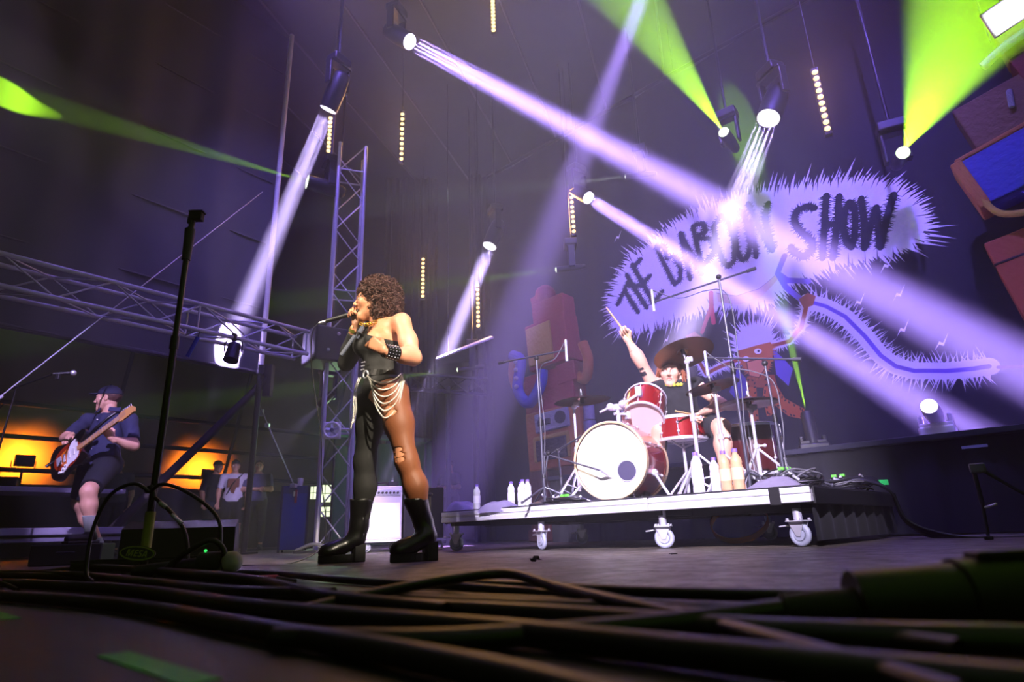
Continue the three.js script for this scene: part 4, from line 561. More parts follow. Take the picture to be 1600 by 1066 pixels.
// ---------- beyond the stage on the left: a lit marquee ----------
{
  const m = thing('marquee', 'far pale marquee lit orange from inside on the left', 'tent'), a = V(-14.46, 0, -7.53), b = V(-3.86, 0, -19.53), n = V(-0.744, 0, -0.668);
  const o = n.clone().multiplyScalar(0.8), c = cloth(a.clone().add(o), b.clone().add(o), 0, 5.2, 0.04, 11, 140, 24), p = c.attributes.position;
  for (let i = 0; i < p.count; i++) { const y = p.getY(i), k = -Math.max(0, y - 1.6) * 0.2; p.setXYZ(i, p.getX(i) + n.x * k, y, p.getZ(i) + n.z * k); }
  c.computeVertexNormals(); part(m, 'fabric', c, MAT.tent, 'pale tent fabric');
  for (const [y, k] of [[2.35, -0.1], [2.95, -0.5], [1.72, 0.2]]) part(m, 'purlin', rod(a.clone().addScaledVector(n, k).setY(y), b.clone().addScaledVector(n, k).setY(y), 0.05, 0.05, 8), MAT.darkAlu);
  for (let i = 1; i < 6; i++) { const q = a.clone().lerp(b, i / 6); part(m, 'rafter', rod(q.clone().addScaledVector(n, 0.55).setY(0), q.clone().addScaledVector(n, -1.3).setY(4.6), 0.045, 0.045, 8), MAT.darkAlu); }
  part(m, 'dark_sidewall', cloth(a.clone().addScaledVector(n, -0.1), b.clone().addScaledVector(n, -0.1), 0.02, 1.42, 0.03, 16), MAT.drape);
  for (const [label, x, y, z] of [['orange flood lamp glowing on the marquee behind the guitarist', -10.1, 1.9, -12.6], ['orange flood lamp glowing behind the crew members', -7.65, 1.8, -15.35]]) {
    const f = thing('flood_lamp', label, 'lamp', V(x, 0, z), 0, 'orange flood lamps'); part(f, 'stand', [rod([0, 0.02, 0], [0, y - 0.16, 0], 0.025), bx(0.4, 0.02, 0.4, 0, 0.012, 0)], MAT.black); const d = n.clone().add(V(0, 0.12, 0)).normalize(); part(f, 'housing', frame(join([bx(0.34, 0.24, 0.1, 0, 0, -0.06, 0.02), bx(0.3, 0.2, 0.03, 0, 0, -0.12)]), V(0, y, 0), d), MAT.black); part(f, 'lens', frame(bx(0.3, 0.2, 0.012, 0, 0, 0, 0.004), V(0, y, 0), d), lamp(new THREE.Color(1, 0.5, 0.08), 10), 'glowing orange lens'); part(f, 'bracket', tube([[-0.2, y, 0], [-0.19, y - 0.14, 0], [0, y - 0.17, 0], [0.19, y - 0.14, 0], [0.2, y, 0]].map(([a, b, c]) => V(a * -d.z, b, a * d.x + c)), 0.012, 16, 6), MAT.black);
    spotAt(f, V(0, y, 0).addScaledVector(d, 0.03), d, ORANGE, 60, 62, 3, 1);
  }
  const w = thing('work_light', 'bright pale work lights seen through the truss tower', 'work light', V(-4.3, 0, -13.6), 0.3); part(w, 'stand', [rod([0, 0.02, 0], [0, 1.5, 0], 0.025), bx(0.5, 0.02, 0.4, 0, 0.012, 0)], MAT.black);
  for (const [x, y, ww, h] of [[-0.12, 1.12, 0.12, 0.26], [0.12, 1.1, 0.26, 0.36], [-0.36, 1.06, 0.14, 0.18], [0.16, 0.72, 0.2, 0.2], [0.0, 0.35, 0.1, 0.16]]) { const f = part(w, 'lamp_panel', bx(ww, h, 0.03, x, y, 0.05, 0.008), lamp(new THREE.Color(0.85, 0.95, 0.6), 1.6)); part(f, 'guard', [rod([x - ww / 2, y, 0.08], [x + ww / 2, y, 0.08], 0.008, 0.008, 5), rod([x, y - h / 2, 0.08], [x, y + h / 2, 0.08], 0.008, 0.008, 5)], MAT.black); }
  const wl = new THREE.PointLight(new THREE.Color(0.75, 1, 0.5), 1.5 / EXPOSURE, 0, 2); wl.position.set(0.1, 1.0, 0.5); wl.castShadow = true; wl.shadow.radius = 8; w.add(wl);
  const g = thing('green_tent', 'dim green tent panel behind the singer\'s legs', 'tent', V(-1.55, 0, -10.9)); part(g, 'panel', cloth(V(-1.7, 0, -0.2), V(0.05, 0, 0), 0.02, 1.75, 0.03, 4), M(0x35603c, 0.9)); part(g, 'awning', frame(bx(1.7, 0.02, 0.7), V(-0.8, 1.82, 0.22), V(0, -0.25, 1), V(0.12, 1, 0)), M(0x3f6f44, 0.9)); part(g, 'post', rod([-1.0, 0.01, 0.3], [-1.0, 1.75, 0.3], 0.025), MAT.grey); part(g, 'post', rod([0.0, 0.01, 0.4], [0.0, 1.75, 0.4], 0.025), MAT.grey);
  const gl = thing('green_work_lamp', 'small greenish lamp on a stand behind the truss tower lighting the tent panel', 'lamp', V(-2.75, 0, -9.3)); part(gl, 'stand', rod([0, 0.02, 0], [0, 1.7, 0], 0.015), MAT.black); part(gl, 'bulb', ball(0.03, 0, 1.73, 0), lamp(new THREE.Color(0.5, 1, 0.5), 2)); const pl = new THREE.PointLight(new THREE.Color(0.55, 1, 0.5), 1.4 / EXPOSURE, 0, 2); pl.position.set(0, 1.73, 0); pl.castShadow = true; gl.add(pl);
}

// ---------- people ----------
// head in its own axes: centre at eye height, +z forward, +y up
function headPrims({ open = 0, jaw = 1 } = {}) {
  const add = [egg([0, 0.03, -0.012], 0.075, 0.086, 0.094), egg([0, -0.03, 0.026], 0.058, 0.082, 0.066), cone([0.048, -0.05, 0.005], 0.022, [0.012, -0.098 - open * 0.5, 0.062], 0.021), cone([-0.048, -0.05, 0.005], 0.022, [-0.012, -0.098 - open * 0.5, 0.062], 0.021), egg([0, -0.1 - open * 0.5, 0.067], 0.024 * jaw, 0.02, 0.021),
    egg([0.043, -0.022, 0.056], 0.027, 0.028, 0.03), egg([-0.043, -0.022, 0.056], 0.027, 0.028, 0.03), cone([0.046, 0.02, 0.072], 0.011, [0.006, 0.019, 0.088], 0.011), cone([-0.046, 0.02, 0.072], 0.011, [-0.006, 0.019, 0.088], 0.011), cone([0, -0.06, -0.022], 0.052, [0, -0.15, -0.036], 0.05)];
  const fine = [cone([0, 0.012, 0.09], 0.008, [0, -0.026, 0.112], 0.0115), cone([0.011, -0.034, 0.1], 0.0085, [-0.011, -0.034, 0.1], 0.0085), egg([0.077, -0.006, -0.008], 0.009, 0.03, 0.018), egg([-0.077, -0.006, -0.008], 0.009, 0.03, 0.018),
    cone([-0.019, -0.06, 0.085], 0.006, [0.019, -0.06, 0.085], 0.006), cone([-0.008, -0.058, 0.09], 0.0065, [0.008, -0.058, 0.09], 0.0065), cone([-0.017, -0.073 - open, 0.083], 0.0065, [0.017, -0.073 - open, 0.083], 0.0065), cone([-0.006, -0.074 - open, 0.087], 0.008, [0.006, -0.074 - open, 0.087], 0.008)];
  const cut = [egg([0.031, 0.001, 0.096], 0.018, 0.0125, 0.016), egg([-0.031, 0.001, 0.096], 0.018, 0.0125, 0.016), ...(open ? [egg([0, -0.066 - open / 2, 0.085], 0.02, 0.005 + open * 0.55, 0.03)] : [])];
  const fa = field(add, 0.028), ff = field(fine, 0.006), fc = field(cut, 0.004);
  return { f: (x, y, z) => { let d = smin(fa(x, y, z), ff(x, y, z), 0.01); const c = -fc(x, y, z); const h = Math.max(0.008 - Math.abs(d - c), 0) / 0.008; d = Math.max(d, c) + h * h * 0.002; return d; }, box: new THREE.Box3(V(-0.095, -0.2, -0.12), V(0.095, 0.13, 0.135)) };
}
function place(origin, fwd, up = V(0, 1, 0), s = 1) { const [x, y, z] = basisOf(fwd, up); return new THREE.Matrix4().makeBasis(x, y, z).setPosition(origin).scale(V(s, s, s)); }
const headGeo = (m, o, cell = 0.0042) => { const h = headPrims(o); return nets(h.f, h.box, cell).applyMatrix4(m); };
function face(parent, m, open = 0) {
  for (const s of [-1, 1]) { const e = part(parent, 'eye', ball(0.0115, s * 0.031, 0.0, 0.0815, 14, 10).applyMatrix4(m), MAT.eyeWhite); part(e, 'iris', ball(0.0062, s * 0.031, 0.0, 0.0885, 10, 8).applyMatrix4(m), MAT.iris); part(parent, 'eyebrow', tube([[s * 0.014, 0.018, 0.099], [s * 0.032, 0.0245, 0.0945], [s * 0.05, 0.019, 0.08]], 0.0032, 10, 5).applyMatrix4(m), MAT.hair); }
  part(parent, 'lips', [tube([[-0.02, -0.0615, 0.088], [-0.007, -0.057, 0.0955], [0, -0.0585, 0.0965], [0.007, -0.057, 0.0955], [0.02, -0.0615, 0.088]], 0.0036, 14, 6).applyMatrix4(m), tube([[-0.018, -0.07 - open, 0.087], [0, -0.0755 - open, 0.0945], [0.018, -0.07 - open, 0.087]], 0.0042, 14, 6).applyMatrix4(m)], MAT.lips);
  if (open) { const mo = part(parent, 'mouth', ball(0.017, 0, 0, 0, 12, 8).scale(1, 0.6, 0.7).translate(0, -0.066 - open / 2, 0.074).applyMatrix4(m), MAT.mouth); part(mo, 'teeth', tube([[-0.013, -0.065, 0.086], [0, -0.065, 0.0905], [0.013, -0.065, 0.086]], 0.0032, 8, 5).applyMatrix4(m), MAT.teeth); }
}
// right hand in its own axes: wrist at the origin, fingers along +y, palm towards +z, thumb at +x; side = -1 mirrors it
function handPrims(curls, thumb, side = 1) {
  const palm = [], chains = [], K = [[0.027, 0.086], [0.009, 0.09], [-0.009, 0.086], [-0.026, 0.077]], LEN = [[0.041, 0.025, 0.02], [0.046, 0.029, 0.021], [0.042, 0.027, 0.02], [0.033, 0.02, 0.017]], R = [0.0093, 0.0095, 0.009, 0.0082];
  K.forEach(([x, y], i) => {
    palm.push(cone([x * 0.62, 0.008, 0], 0.0155, [x, y, 0], 0.0125));
    let p = V(x, y, 0), a = 0; const ch = [];
    for (let k = 0; k < 3; k++) { a += curls[i][k] * DEG; const q = p.clone().add(V(x * 0.06, Math.cos(a) * LEN[i][k], Math.sin(a) * LEN[i][k])); ch.push(cone(p, R[i] * (1 - 0.08 * k), q, R[i] * (0.94 - 0.1 * k))); p = q; }
    chains.push(ch);
  });
  const th = []; for (let k = 0; k + 1 < thumb.length; k++) th.push(cone(thumb[k], 0.0145 - 0.002 * k, thumb[k + 1], 0.0125 - 0.002 * k));
  chains.push(th); palm.push(cone([0, -0.03, 0], 0.024, [0, 0.01, 0], 0.024));
  const flip = (p) => { if (side < 0) { p.a.x *= -1; p.b.x *= -1; } return p; };
  return { palm: palm.map(flip), chains: chains.map((c) => c.map(flip)) };
}
const GRIP = [[62, 78, 48], [62, 80, 50], [64, 80, 50], [66, 78, 48]], FIST = [[58, 82, 50], [66, 88, 55], [70, 90, 55], [72, 88, 52]], LOOSE = [[22, 32, 22], [28, 36, 24], [32, 40, 26], [36, 42, 28]];
const TH_GRIP = [[0.024, 0.022, 0.008], [0.044, 0.046, 0.026], [0.038, 0.066, 0.05], [0.022, 0.078, 0.06]], TH_FIST = [[0.024, 0.022, 0.008], [0.045, 0.05, 0.022], [0.04, 0.075, 0.034], [0.022, 0.09, 0.04]], TH_OUT = [[0.024, 0.022, 0.006], [0.05, 0.046, 0.016], [0.06, 0.072, 0.022], [0.062, 0.094, 0.026]];
function handGeo(m, curls, thumb, side = 1, cell = 0.0034) {
  const { palm, chains } = handPrims(curls, thumb, side), fp = field(palm, 0.014), fc = chains.map((c) => field(c, 0.004)), all = [...palm, ...chains.flat()];
  return nets((x, y, z) => { let d = fp(x, y, z), e = 1e9; for (const f of fc) e = Math.min(e, f(x, y, z)); return smin(d, e, 0.006); }, bounds(all, 0.012), cell).applyMatrix4(m);
}
const handAt = (wrist, y, z, s = 1) => { const Y = y.clone().normalize(), X = Y.clone().cross(z).normalize(), Z = X.clone().cross(Y); return new THREE.Matrix4().makeBasis(X, Y, Z).setPosition(wrist).scale(V(s, s, s)); };

// ----- the singer -----
{
  const B = V(-0.74, 0, -3.48), P = (x, y, z) => V(x - B.x, y, z - B.z);
  const t = thing('person', 'singer in black one-sleeved bodysuit and torn tights singing into a held microphone', 'person', B);
  const neck = P(-0.79, 1.375, -3.468), chestF = V(-0.72, 0.05, 0.69), CB = basisOf(chestF), HB = basisOf(V(-0.85, 0, 0.52));
  const Lsh = P(-0.635, 1.315, -3.345), Lel = P(-0.552, 1.075, -3.27), Lwr = P(-0.672, 1.07, -3.115), Rsh = P(-0.885, 1.325, -3.6), Rel = P(-1.043, 1.175, -3.68), Rwr = P(-0.96, 1.35, -3.52);
  const Lhip = P(-0.69, 0.905, -3.405), Lkn = P(-0.595, 0.515, -3.365), Lan = P(-0.508, 0.14, -3.41), Rhip = P(-0.825, 0.915, -3.53), Rkn = P(-0.875, 0.545, -3.565), Ran = P(-0.9, 0.15, -3.6);
  const torso = [egg(P(-0.765, 1.2, -3.462), 0.125, 0.15, 0.092, CB), egg(P(-0.772, 1.28, -3.47), 0.135, 0.075, 0.08, CB), egg(P(-0.768, 1.07, -3.458), 0.112, 0.11, 0.085, CB), egg(P(-0.756, 0.94, -3.462), 0.142, 0.11, 0.112, HB), cone(neck.clone().add(V(0.012, -0.05, 0)), 0.055, neck.clone().add(V(-0.012, 0.05, 0)), 0.047), cone(neck.clone().add(V(0.02, -0.045, 0.02)), 0.04, Lsh, 0.045), cone(neck.clone().add(V(-0.01, -0.045, -0.03)), 0.04, Rsh, 0.045),
    egg(P(-0.785, 1.215, -3.36), 0.06, 0.062, 0.06, CB), egg(P(-0.88, 1.215, -3.46), 0.06, 0.062, 0.06, CB)];
  const armL = [cone(Lsh, 0.05, Lsh.clone().lerp(Lel, 0.55), 0.046), cone(Lsh.clone().lerp(Lel, 0.55), 0.046, Lel, 0.038), cone(Lel, 0.038, Lel.clone().lerp(Lwr, 0.35), 0.038), cone(Lel.clone().lerp(Lwr, 0.35), 0.038, Lwr, 0.025)];
  const armR = [cone(Rsh, 0.05, Rel, 0.037), cone(Rel, 0.037, Rel.clone().lerp(Rwr, 0.35), 0.037), cone(Rel.clone().lerp(Rwr, 0.35), 0.037, Rwr, 0.024)];
  const legR = [cone(Rhip, 0.082, Rhip.clone().lerp(Rkn, 0.45), 0.067), cone(Rhip.clone().lerp(Rkn, 0.45), 0.067, Rkn, 0.047), cone(Rkn, 0.052, Rkn.clone().lerp(Ran, 0.35).add(V(0.016, 0, 0)), 0.052), cone(Rkn.clone().lerp(Ran, 0.35).add(V(0.016, 0, 0)), 0.052, Ran, 0.036)];
  const legL = [cone(Lhip, 0.088, Lhip.clone().lerp(Lkn, 0.45), 0.074), cone(Lhip.clone().lerp(Lkn, 0.45), 0.074, Lkn, 0.05), cone(Lkn, 0.055, Lkn.clone().lerp(Lan, 0.35).add(V(0.016, 0, 0)), 0.055), cone(Lkn.clone().lerp(Lan, 0.35).add(V(0.016, 0, 0)), 0.055, Lan, 0.037)];
  const all = [torso, armL, armR, legL, legR];
  const hm = place(P(-0.83, 1.497, -3.462), V(-1, 0.04, 0.14), V(0.05, 1, 0)), hs = { open: 0.012, jaw: 0.95 };
  const G = P(-0.958, 1.43, -3.482), gx = V(0.95, 0.1, 0.3).normalize(), gy = V(-0.1, 1, 0.12).normalize(), gz = gx.clone().cross(gy);
  const rw = G.clone().addScaledVector(gy, -0.072).addScaledVector(gz, -0.028);
  const body = part(t, 'body', [skinOf(all, 0.045, 0.0105, 0, null, 0.03), headGeo(hm, hs, 0.0036), handGeo(handAt(rw, gy, gz, 0.93), GRIP, TH_GRIP, 1), handGeo(handAt(Lwr.clone().add(V(-0.012, 0.006, 0)), V(-0.82, 0.55, 0.12), V(-0.1, 0.1, -1), 0.93), FIST, TH_FIST, -1)].map(tidy), MAT.skin);
  face(body, hm, hs.open);
  // clothes
  const cutTop = (x, y, z) => { const px = x + B.x + 0.765, pz = z + B.z + 3.462, s = px * CB[0].x + pz * CB[0].z; return y - (1.262 + (s < 0 ? -s * 0.9 : -s * 0.42)); };     // neckline rising to the covered right shoulder
  const side = (x, z) => (x + B.x + 0.757) * HB[0].x + (z + B.z + 3.465) * HB[0].z;
  part(t, 'bodysuit', skinOf([torso, legL.slice(0, 1), legR.slice(0, 1)], 0.045, 0.0095, 0.0075, (x, y, z) => Math.max(cutTop(x, y, z), 0.865 + Math.max(0, side(x, z)) * 0.75 - y), 0.03), MAT.suit);
  part(t, 'sleeve', skinOf([armR], 0.045, 0.008, 0.005, (x, y, z) => { const d = Rwr.clone().sub(Rel).normalize(); return (x - Rwr.x) * d.x + (y - Rwr.y) * d.y + (z - Rwr.z) * d.z + 0.035; }), MAT.suit);
  part(t, 'shoulder_strap', tube([Rsh.clone().add(V(0, 0.04, 0.02)), P(-0.87, 1.37, -3.53), P(-0.905, 1.31, -3.45), P(-0.885, 1.25, -3.385)], 0.02, 16, 6), MAT.suit);
  part(t, 'legging', skinOf([legR, [egg(P(-0.8, 0.91, -3.5), 0.11, 0.09, 0.1, HB)]], 0.045, 0.0095, 0.007, (x, y, z) => Math.max(y - 0.93, 0.2 - y), 0.03), MAT.legging);
  const holes = [[0.2, 0.05, 0.028, 0.05], [0.27, 0.06, 0.03, 0.05], [0.345, 0.066, 0.062, 0.05], [0.86, 0.035, 0.03, 0.05], [0.93, 0.04, 0.034, 0.05], [1.0, 0.034, 0.034, 0.05]].map(([k, w, h, r]) => { const c = Lhip.clone().lerp(Lkn, k), o = V(-0.55, 0.1, 0.83).normalize().multiplyScalar(0.075 - 0.025 * k); return egg(c.add(o), w * 0.8, h * 0.36, r); });
  const fh = field(holes, 0);
  part(t, 'torn_tights', skinOf([legL, [egg(P(-0.72, 0.93, -3.43), 0.1, 0.1, 0.105, HB)]], 0.045, 0.008, 0.004, (x, y, z) => Math.max(y - 0.99, 0.2 - y, -fh(x, y, z)), 0.03), MAT.fishnet, 'torn sheer brown tights');
  // belt, buckle, hanging chains
  const ring = (y, rx, rz, c, bs, tilt = 0, n = 40) => { const pts = []; for (let i = 0; i <= n; i++) { const a = i / n * Math.PI * 2; pts.push(c.clone().addScaledVector(bs[0], Math.cos(a) * rx).addScaledVector(bs[2], Math.sin(a) * rz).setY(y + tilt * Math.cos(a))); } return pts; };
  const strapOf = (pts, h, th) => { const g = []; for (let i = 0; i + 1 < pts.length; i++) { const d = pts[i + 1].clone().sub(pts[i]); g.push(frame(bx(th, h, d.length() + 0.004), pts[i].clone().add(pts[i + 1]).multiplyScalar(0.5), d)); } return join(g); };
  const bc = P(-0.762, 0, -3.46), belt = part(t, 'belt', strapOf(ring(1.03, 0.128, 0.108, bc, CB, -0.02), 0.035, 0.008), MAT.leather);
  part(belt, 'buckle', frame(new THREE.TorusGeometry(0.02, 0.005, 8, 20), P(-0.838, 1.012, -3.362), V(-0.6, 0, 0.8)), MAT.steel, 'round steel buckle'); part(belt, 'waist_cincher', [0, 1, 2].map((k) => rod(P(-0.872 + 0.002 * k, 1.045 + k * 0.022, -3.384), P(-0.852 + 0.002 * k, 1.045 + k * 0.022, -3.37), 0.004)), MAT.steel);
  const strand = (a, b, sag, n, r) => { const c = new THREE.CatmullRomCurve3([a, a.clone().lerp(b, 0.25).add(V(0.0, -sag * 0.75, 0.035)), a.clone().lerp(b, 0.5).add(V(0.004, -sag, 0.045)), a.clone().lerp(b, 0.75).add(V(0.012, -sag * 0.75, 0.03)), b]); return join(c.getSpacedPoints(n).map((p) => ball(r, p.x, p.y, p.z, 6, 4))); };
  for (let k = 0; k < 6; k++) part(t, 'bead_chain', strand(P(-0.826 + k * 0.004, 1.0 - k * 0.005, -3.352), P(-0.635 + k * 0.004, 1.0 - k * 0.008, -3.345), 0.055 + k * 0.033, 40 + k * 6, 0.0052), MAT.pearl, k ? undefined : 'draped pale bead chain');
  part(t, 'front_chain', [[0, 0], [0.012, 0.03]].map(([o, q]) => strand(P(-0.895 + o, 1.01, -3.43), P(-0.925 + o, 0.72 + q, -3.42), -0.0, 34, 0.0055)), MAT.pearl);
  // necklace, tie, wrist things
  part(t, 'necklace', join(Array.from({ length: 15 }, (_, i) => { const a = i / 14, p = P(-0.735, 1.385, -3.42).lerp(P(-0.885, 1.345, -3.425), a).add(V(-0.01 - 0.012 * Math.sin(a * 3.14), -0.045 * Math.sin(a * 3.14), 0.045 * Math.sin(a * 3.14))); return frame(new THREE.TorusGeometry(0.0105, 0.0035, 6, 12), p, i % 2 ? V(0, 0.3, 1) : V(1, 0.4, 0.3)); })), MAT.gold, 'heavy gold chain necklace');
  part(t, 'neck_tie', [frame(bx(0.03, 0.11, 0.01), P(-0.885, 1.29, -3.395), V(-0.5, 0.3, 0.8), V(0.45, 1, 0)), frame(bx(0.026, 0.14, 0.008), P(-0.955, 1.2, -3.39), V(-0.5, 0.3, 0.8), V(0.7, 1, 0))], M(0x4a5060, 0.5));
  const fd = Lwr.clone().sub(Lel).normalize(), wc = Lwr.clone().addScaledVector(fd, -0.03), cuff = part(t, 'studded_cuff', frame(new THREE.CylinderGeometry(0.036, 0.041, 0.085, 24, 1, true).rotateX(Math.PI / 2), wc, fd), MAT.leather, 'black leather cuff'); for (let r = 0; r < 4; r++) for (let k = 0; k < 14; k++) { const a = k / 14 * 6.283, rr = 0.041 - r * 0.0012; part(cuff, 'stud', frame(new THREE.ConeGeometry(0.0052, 0.009, 8).rotateZ(-Math.PI / 2).translate(rr, 0, 0).rotateZ(a).translate(0, 0, -0.03 + r * 0.02), wc, fd), MAT.steel); }
  const rd = Rwr.clone().sub(Rel).normalize(); part(t, 'festival_band', frame(new THREE.CylinderGeometry(0.0285, 0.0285, 0.022, 20, 1, true).rotateX(Math.PI / 2), Rwr.clone().addScaledVector(rd, -0.012), rd), M(0x6a6a22, 0.6), 'olive cloth wristband');
  // boots
  function boot(heel, dir, ankle, side) {
    const D = dir.clone().normalize(), at = (f, y, s = 0) => V(heel.x + D.x * f - D.z * s, y, heel.z + D.z * f + D.x * s), top = ankle.clone().lerp(side > 0 ? Lkn : Rkn, 0.46);
    const up = [cone(at(0.055, 0.13), 0.045, ankle.clone().setY(0.19), 0.046), cone(ankle.clone().setY(0.19), 0.048, top, 0.067), cone(at(0.05, 0.115), 0.044, at(0.16, 0.075), 0.042), cone(at(0.16, 0.07), 0.042, at(0.21, 0.058), 0.038), egg(at(0.2, 0.054), 0.047, 0.042, 0.047)];
    const b = part(t, 'boot', skinOf([up], 0.035, 0.0075, 0, (x, y, z) => { const f = (x - heel.x) * D.x + (z - heel.z) * D.z, wr = 0.005 * Math.sin(y * 85 + f * 60 + 2 * Math.sin(x * 40 + z * 30)); return Math.max((f > 0.11 ? 0.042 : 0.042 + (0.11 - f) * 0.45) - y, y - top.y - 0.004) + (y > 0.13 ? wr * 0.8 : 0); }), MAT.leather, 'black leather platform boot');
    const outline = []; for (let i = 0; i < 20; i++) { const a = i / 20 * 6.283, f = 0.16 + 0.092 * Math.cos(a), s = (0.043 - 0.006 * Math.cos(a)) * Math.sin(a); outline.push([f, s]); }
    const lay = (g, y) => g.rotateX(-Math.PI / 2).applyMatrix4(new THREE.Matrix4().makeBasis(D, V(0, 1, 0), V(-D.z, 0, D.x)).setPosition(heel.x, y, heel.z));
    part(b, 'sole', lay(extrude(outline, 0.036, 0.003), 0.004), MAT.rubber); part(b, 'heel', lay(extrude([[0.008, -0.034], [0.06, -0.036], [0.07, -0.02], [0.07, 0.02], [0.06, 0.036], [0.008, 0.034], [0.002, 0]], 0.088, 0.003), 0.004), MAT.rubber);
    part(b, 'zip', tube([at(0.02, 0.14, side * 0.042), ankle.clone().lerp(top, 0.3).add(V(D.x * -0.01 - D.z * side * 0.047, 0, D.z * -0.01 + D.x * side * 0.047)), top.clone().add(V(-D.z * side * 0.057, -0.01, D.x * side * 0.057))], 0.0025, 10, 5), MAT.steel);
  }
  boot(P(-0.865, 0, -3.62), V(-0.9, 0, 0.42), Ran, -1); boot(P(-0.44, 0, -3.42), V(-0.86, 0, 0.5), Lan, 1);
  // curly hair: a core and many ringlets
  seed = 77; const hc = V(0, 0.045, -0.03), core0 = nets((x, y, z) => { let d = dPrim(egg(hc.toArray(), 0.098, 0.092, 0.108), x, y, z); d = smin(d, dPrim(egg([0, -0.04, -0.07], 0.098, 0.1, 0.075), x, y, z), 0.04); d = Math.max(d, 0.028 - y - Math.max(0, 0.012 - z) * 6, -dPrim(egg([0, -0.04, 0.1], 0.07, 0.095, 0.085), x, y, z)); return d + 0.008 * (noise(x * 70 + 5, y * 70 + z * 50, 4) - 0.5); }, new THREE.Box3(V(-0.14, -0.16, -0.18), V(0.14, 0.18, 0.13)), 0.007), core = core0.clone().applyMatrix4(hm), curls = [];
  const cp = core0.attributes.position, cn = core0.attributes.normal;
  for (let i = 0; i < 1900; i++) {
    const v = Math.floor(rnd(0, cp.count)), o = V(cp.getX(v), cp.getY(v), cp.getZ(v)), d = V(cn.getX(v), cn.getY(v), cn.getZ(v));
    if (d.dot(o.clone().sub(hc)) < 0 || (o.z > 0.055 && o.y < 0.05) || o.y < -0.125) continue;
    const pts = [], L = rnd(0.022, 0.046), rr = rnd(0.0055, 0.0105), ph = rnd(0, 6), T = d.clone().add(V(rnd(-0.35, 0.35), rnd(-0.55, 0.2), rnd(-0.35, 0.35))).normalize(), S = T.clone().cross(V(0.3, 1, 0.2)).normalize(), Q = T.clone().cross(S);
    for (let k = 0; k <= 9; k++) { const f = k / 9, b = ph + f * 10; pts.push(o.clone().addScaledVector(T, f * L - 0.004).addScaledVector(S, Math.cos(b) * rr).addScaledVector(Q, Math.sin(b) * rr)); }
    curls.push(tube(pts, 0.0029, 12, 4));
  }
  part(t, 'hair', [core, join(curls).applyMatrix4(hm)].map(tidy), MAT.hair, 'short dark curly hair');
  // the microphone she holds
  const m = thing('handheld_microphone', 'black handheld microphone with grey mesh ball at the singer\'s mouth', 'microphone', B), a = G.clone().addScaledVector(gx, 0.03), q = G.clone().addScaledVector(gx, -0.19).add(V(0, -0.004, 0));
  part(m, 'handle', [rod(a, q, 0.0165, 0.0125, 18)], MAT.black); part(m, 'grille', [ball(0.0235, a.x + gx.x * 0.025, a.y + gx.y * 0.025, a.z + gx.z * 0.025, 20, 14)], M(0x8d8d92, 0.4, { metalness: 0.8, bumpMap: weave, bumpScale: 0.002 })); part(m, 'collar_ring', [rod(a.clone().addScaledVector(gx, -0.002), a.clone().addScaledVector(gx, 0.012), 0.0235, 0.0235, 18)], MAT.darkAlu); part(m, 'plug', [rod(q, q.clone().addScaledVector(gx, -0.05), 0.0095, 0.008, 12)], MAT.steel);
  part(m, 'cable', tube([q.clone().addScaledVector(gx, -0.05), q.clone().addScaledVector(gx, -0.09).add(V(0, -0.03, 0)), q.clone().add(V(-0.12, -0.2, -0.12)), q.clone().add(V(-0.05, -0.7, -0.2)), V(-0.45, 0.5, -0.3), V(-0.42, 0.1, -0.32), V(-0.55, 0.008, -0.25), V(-0.95, 0.008, -0.1)], 0.0035, 60, 5), MAT.cable);
}
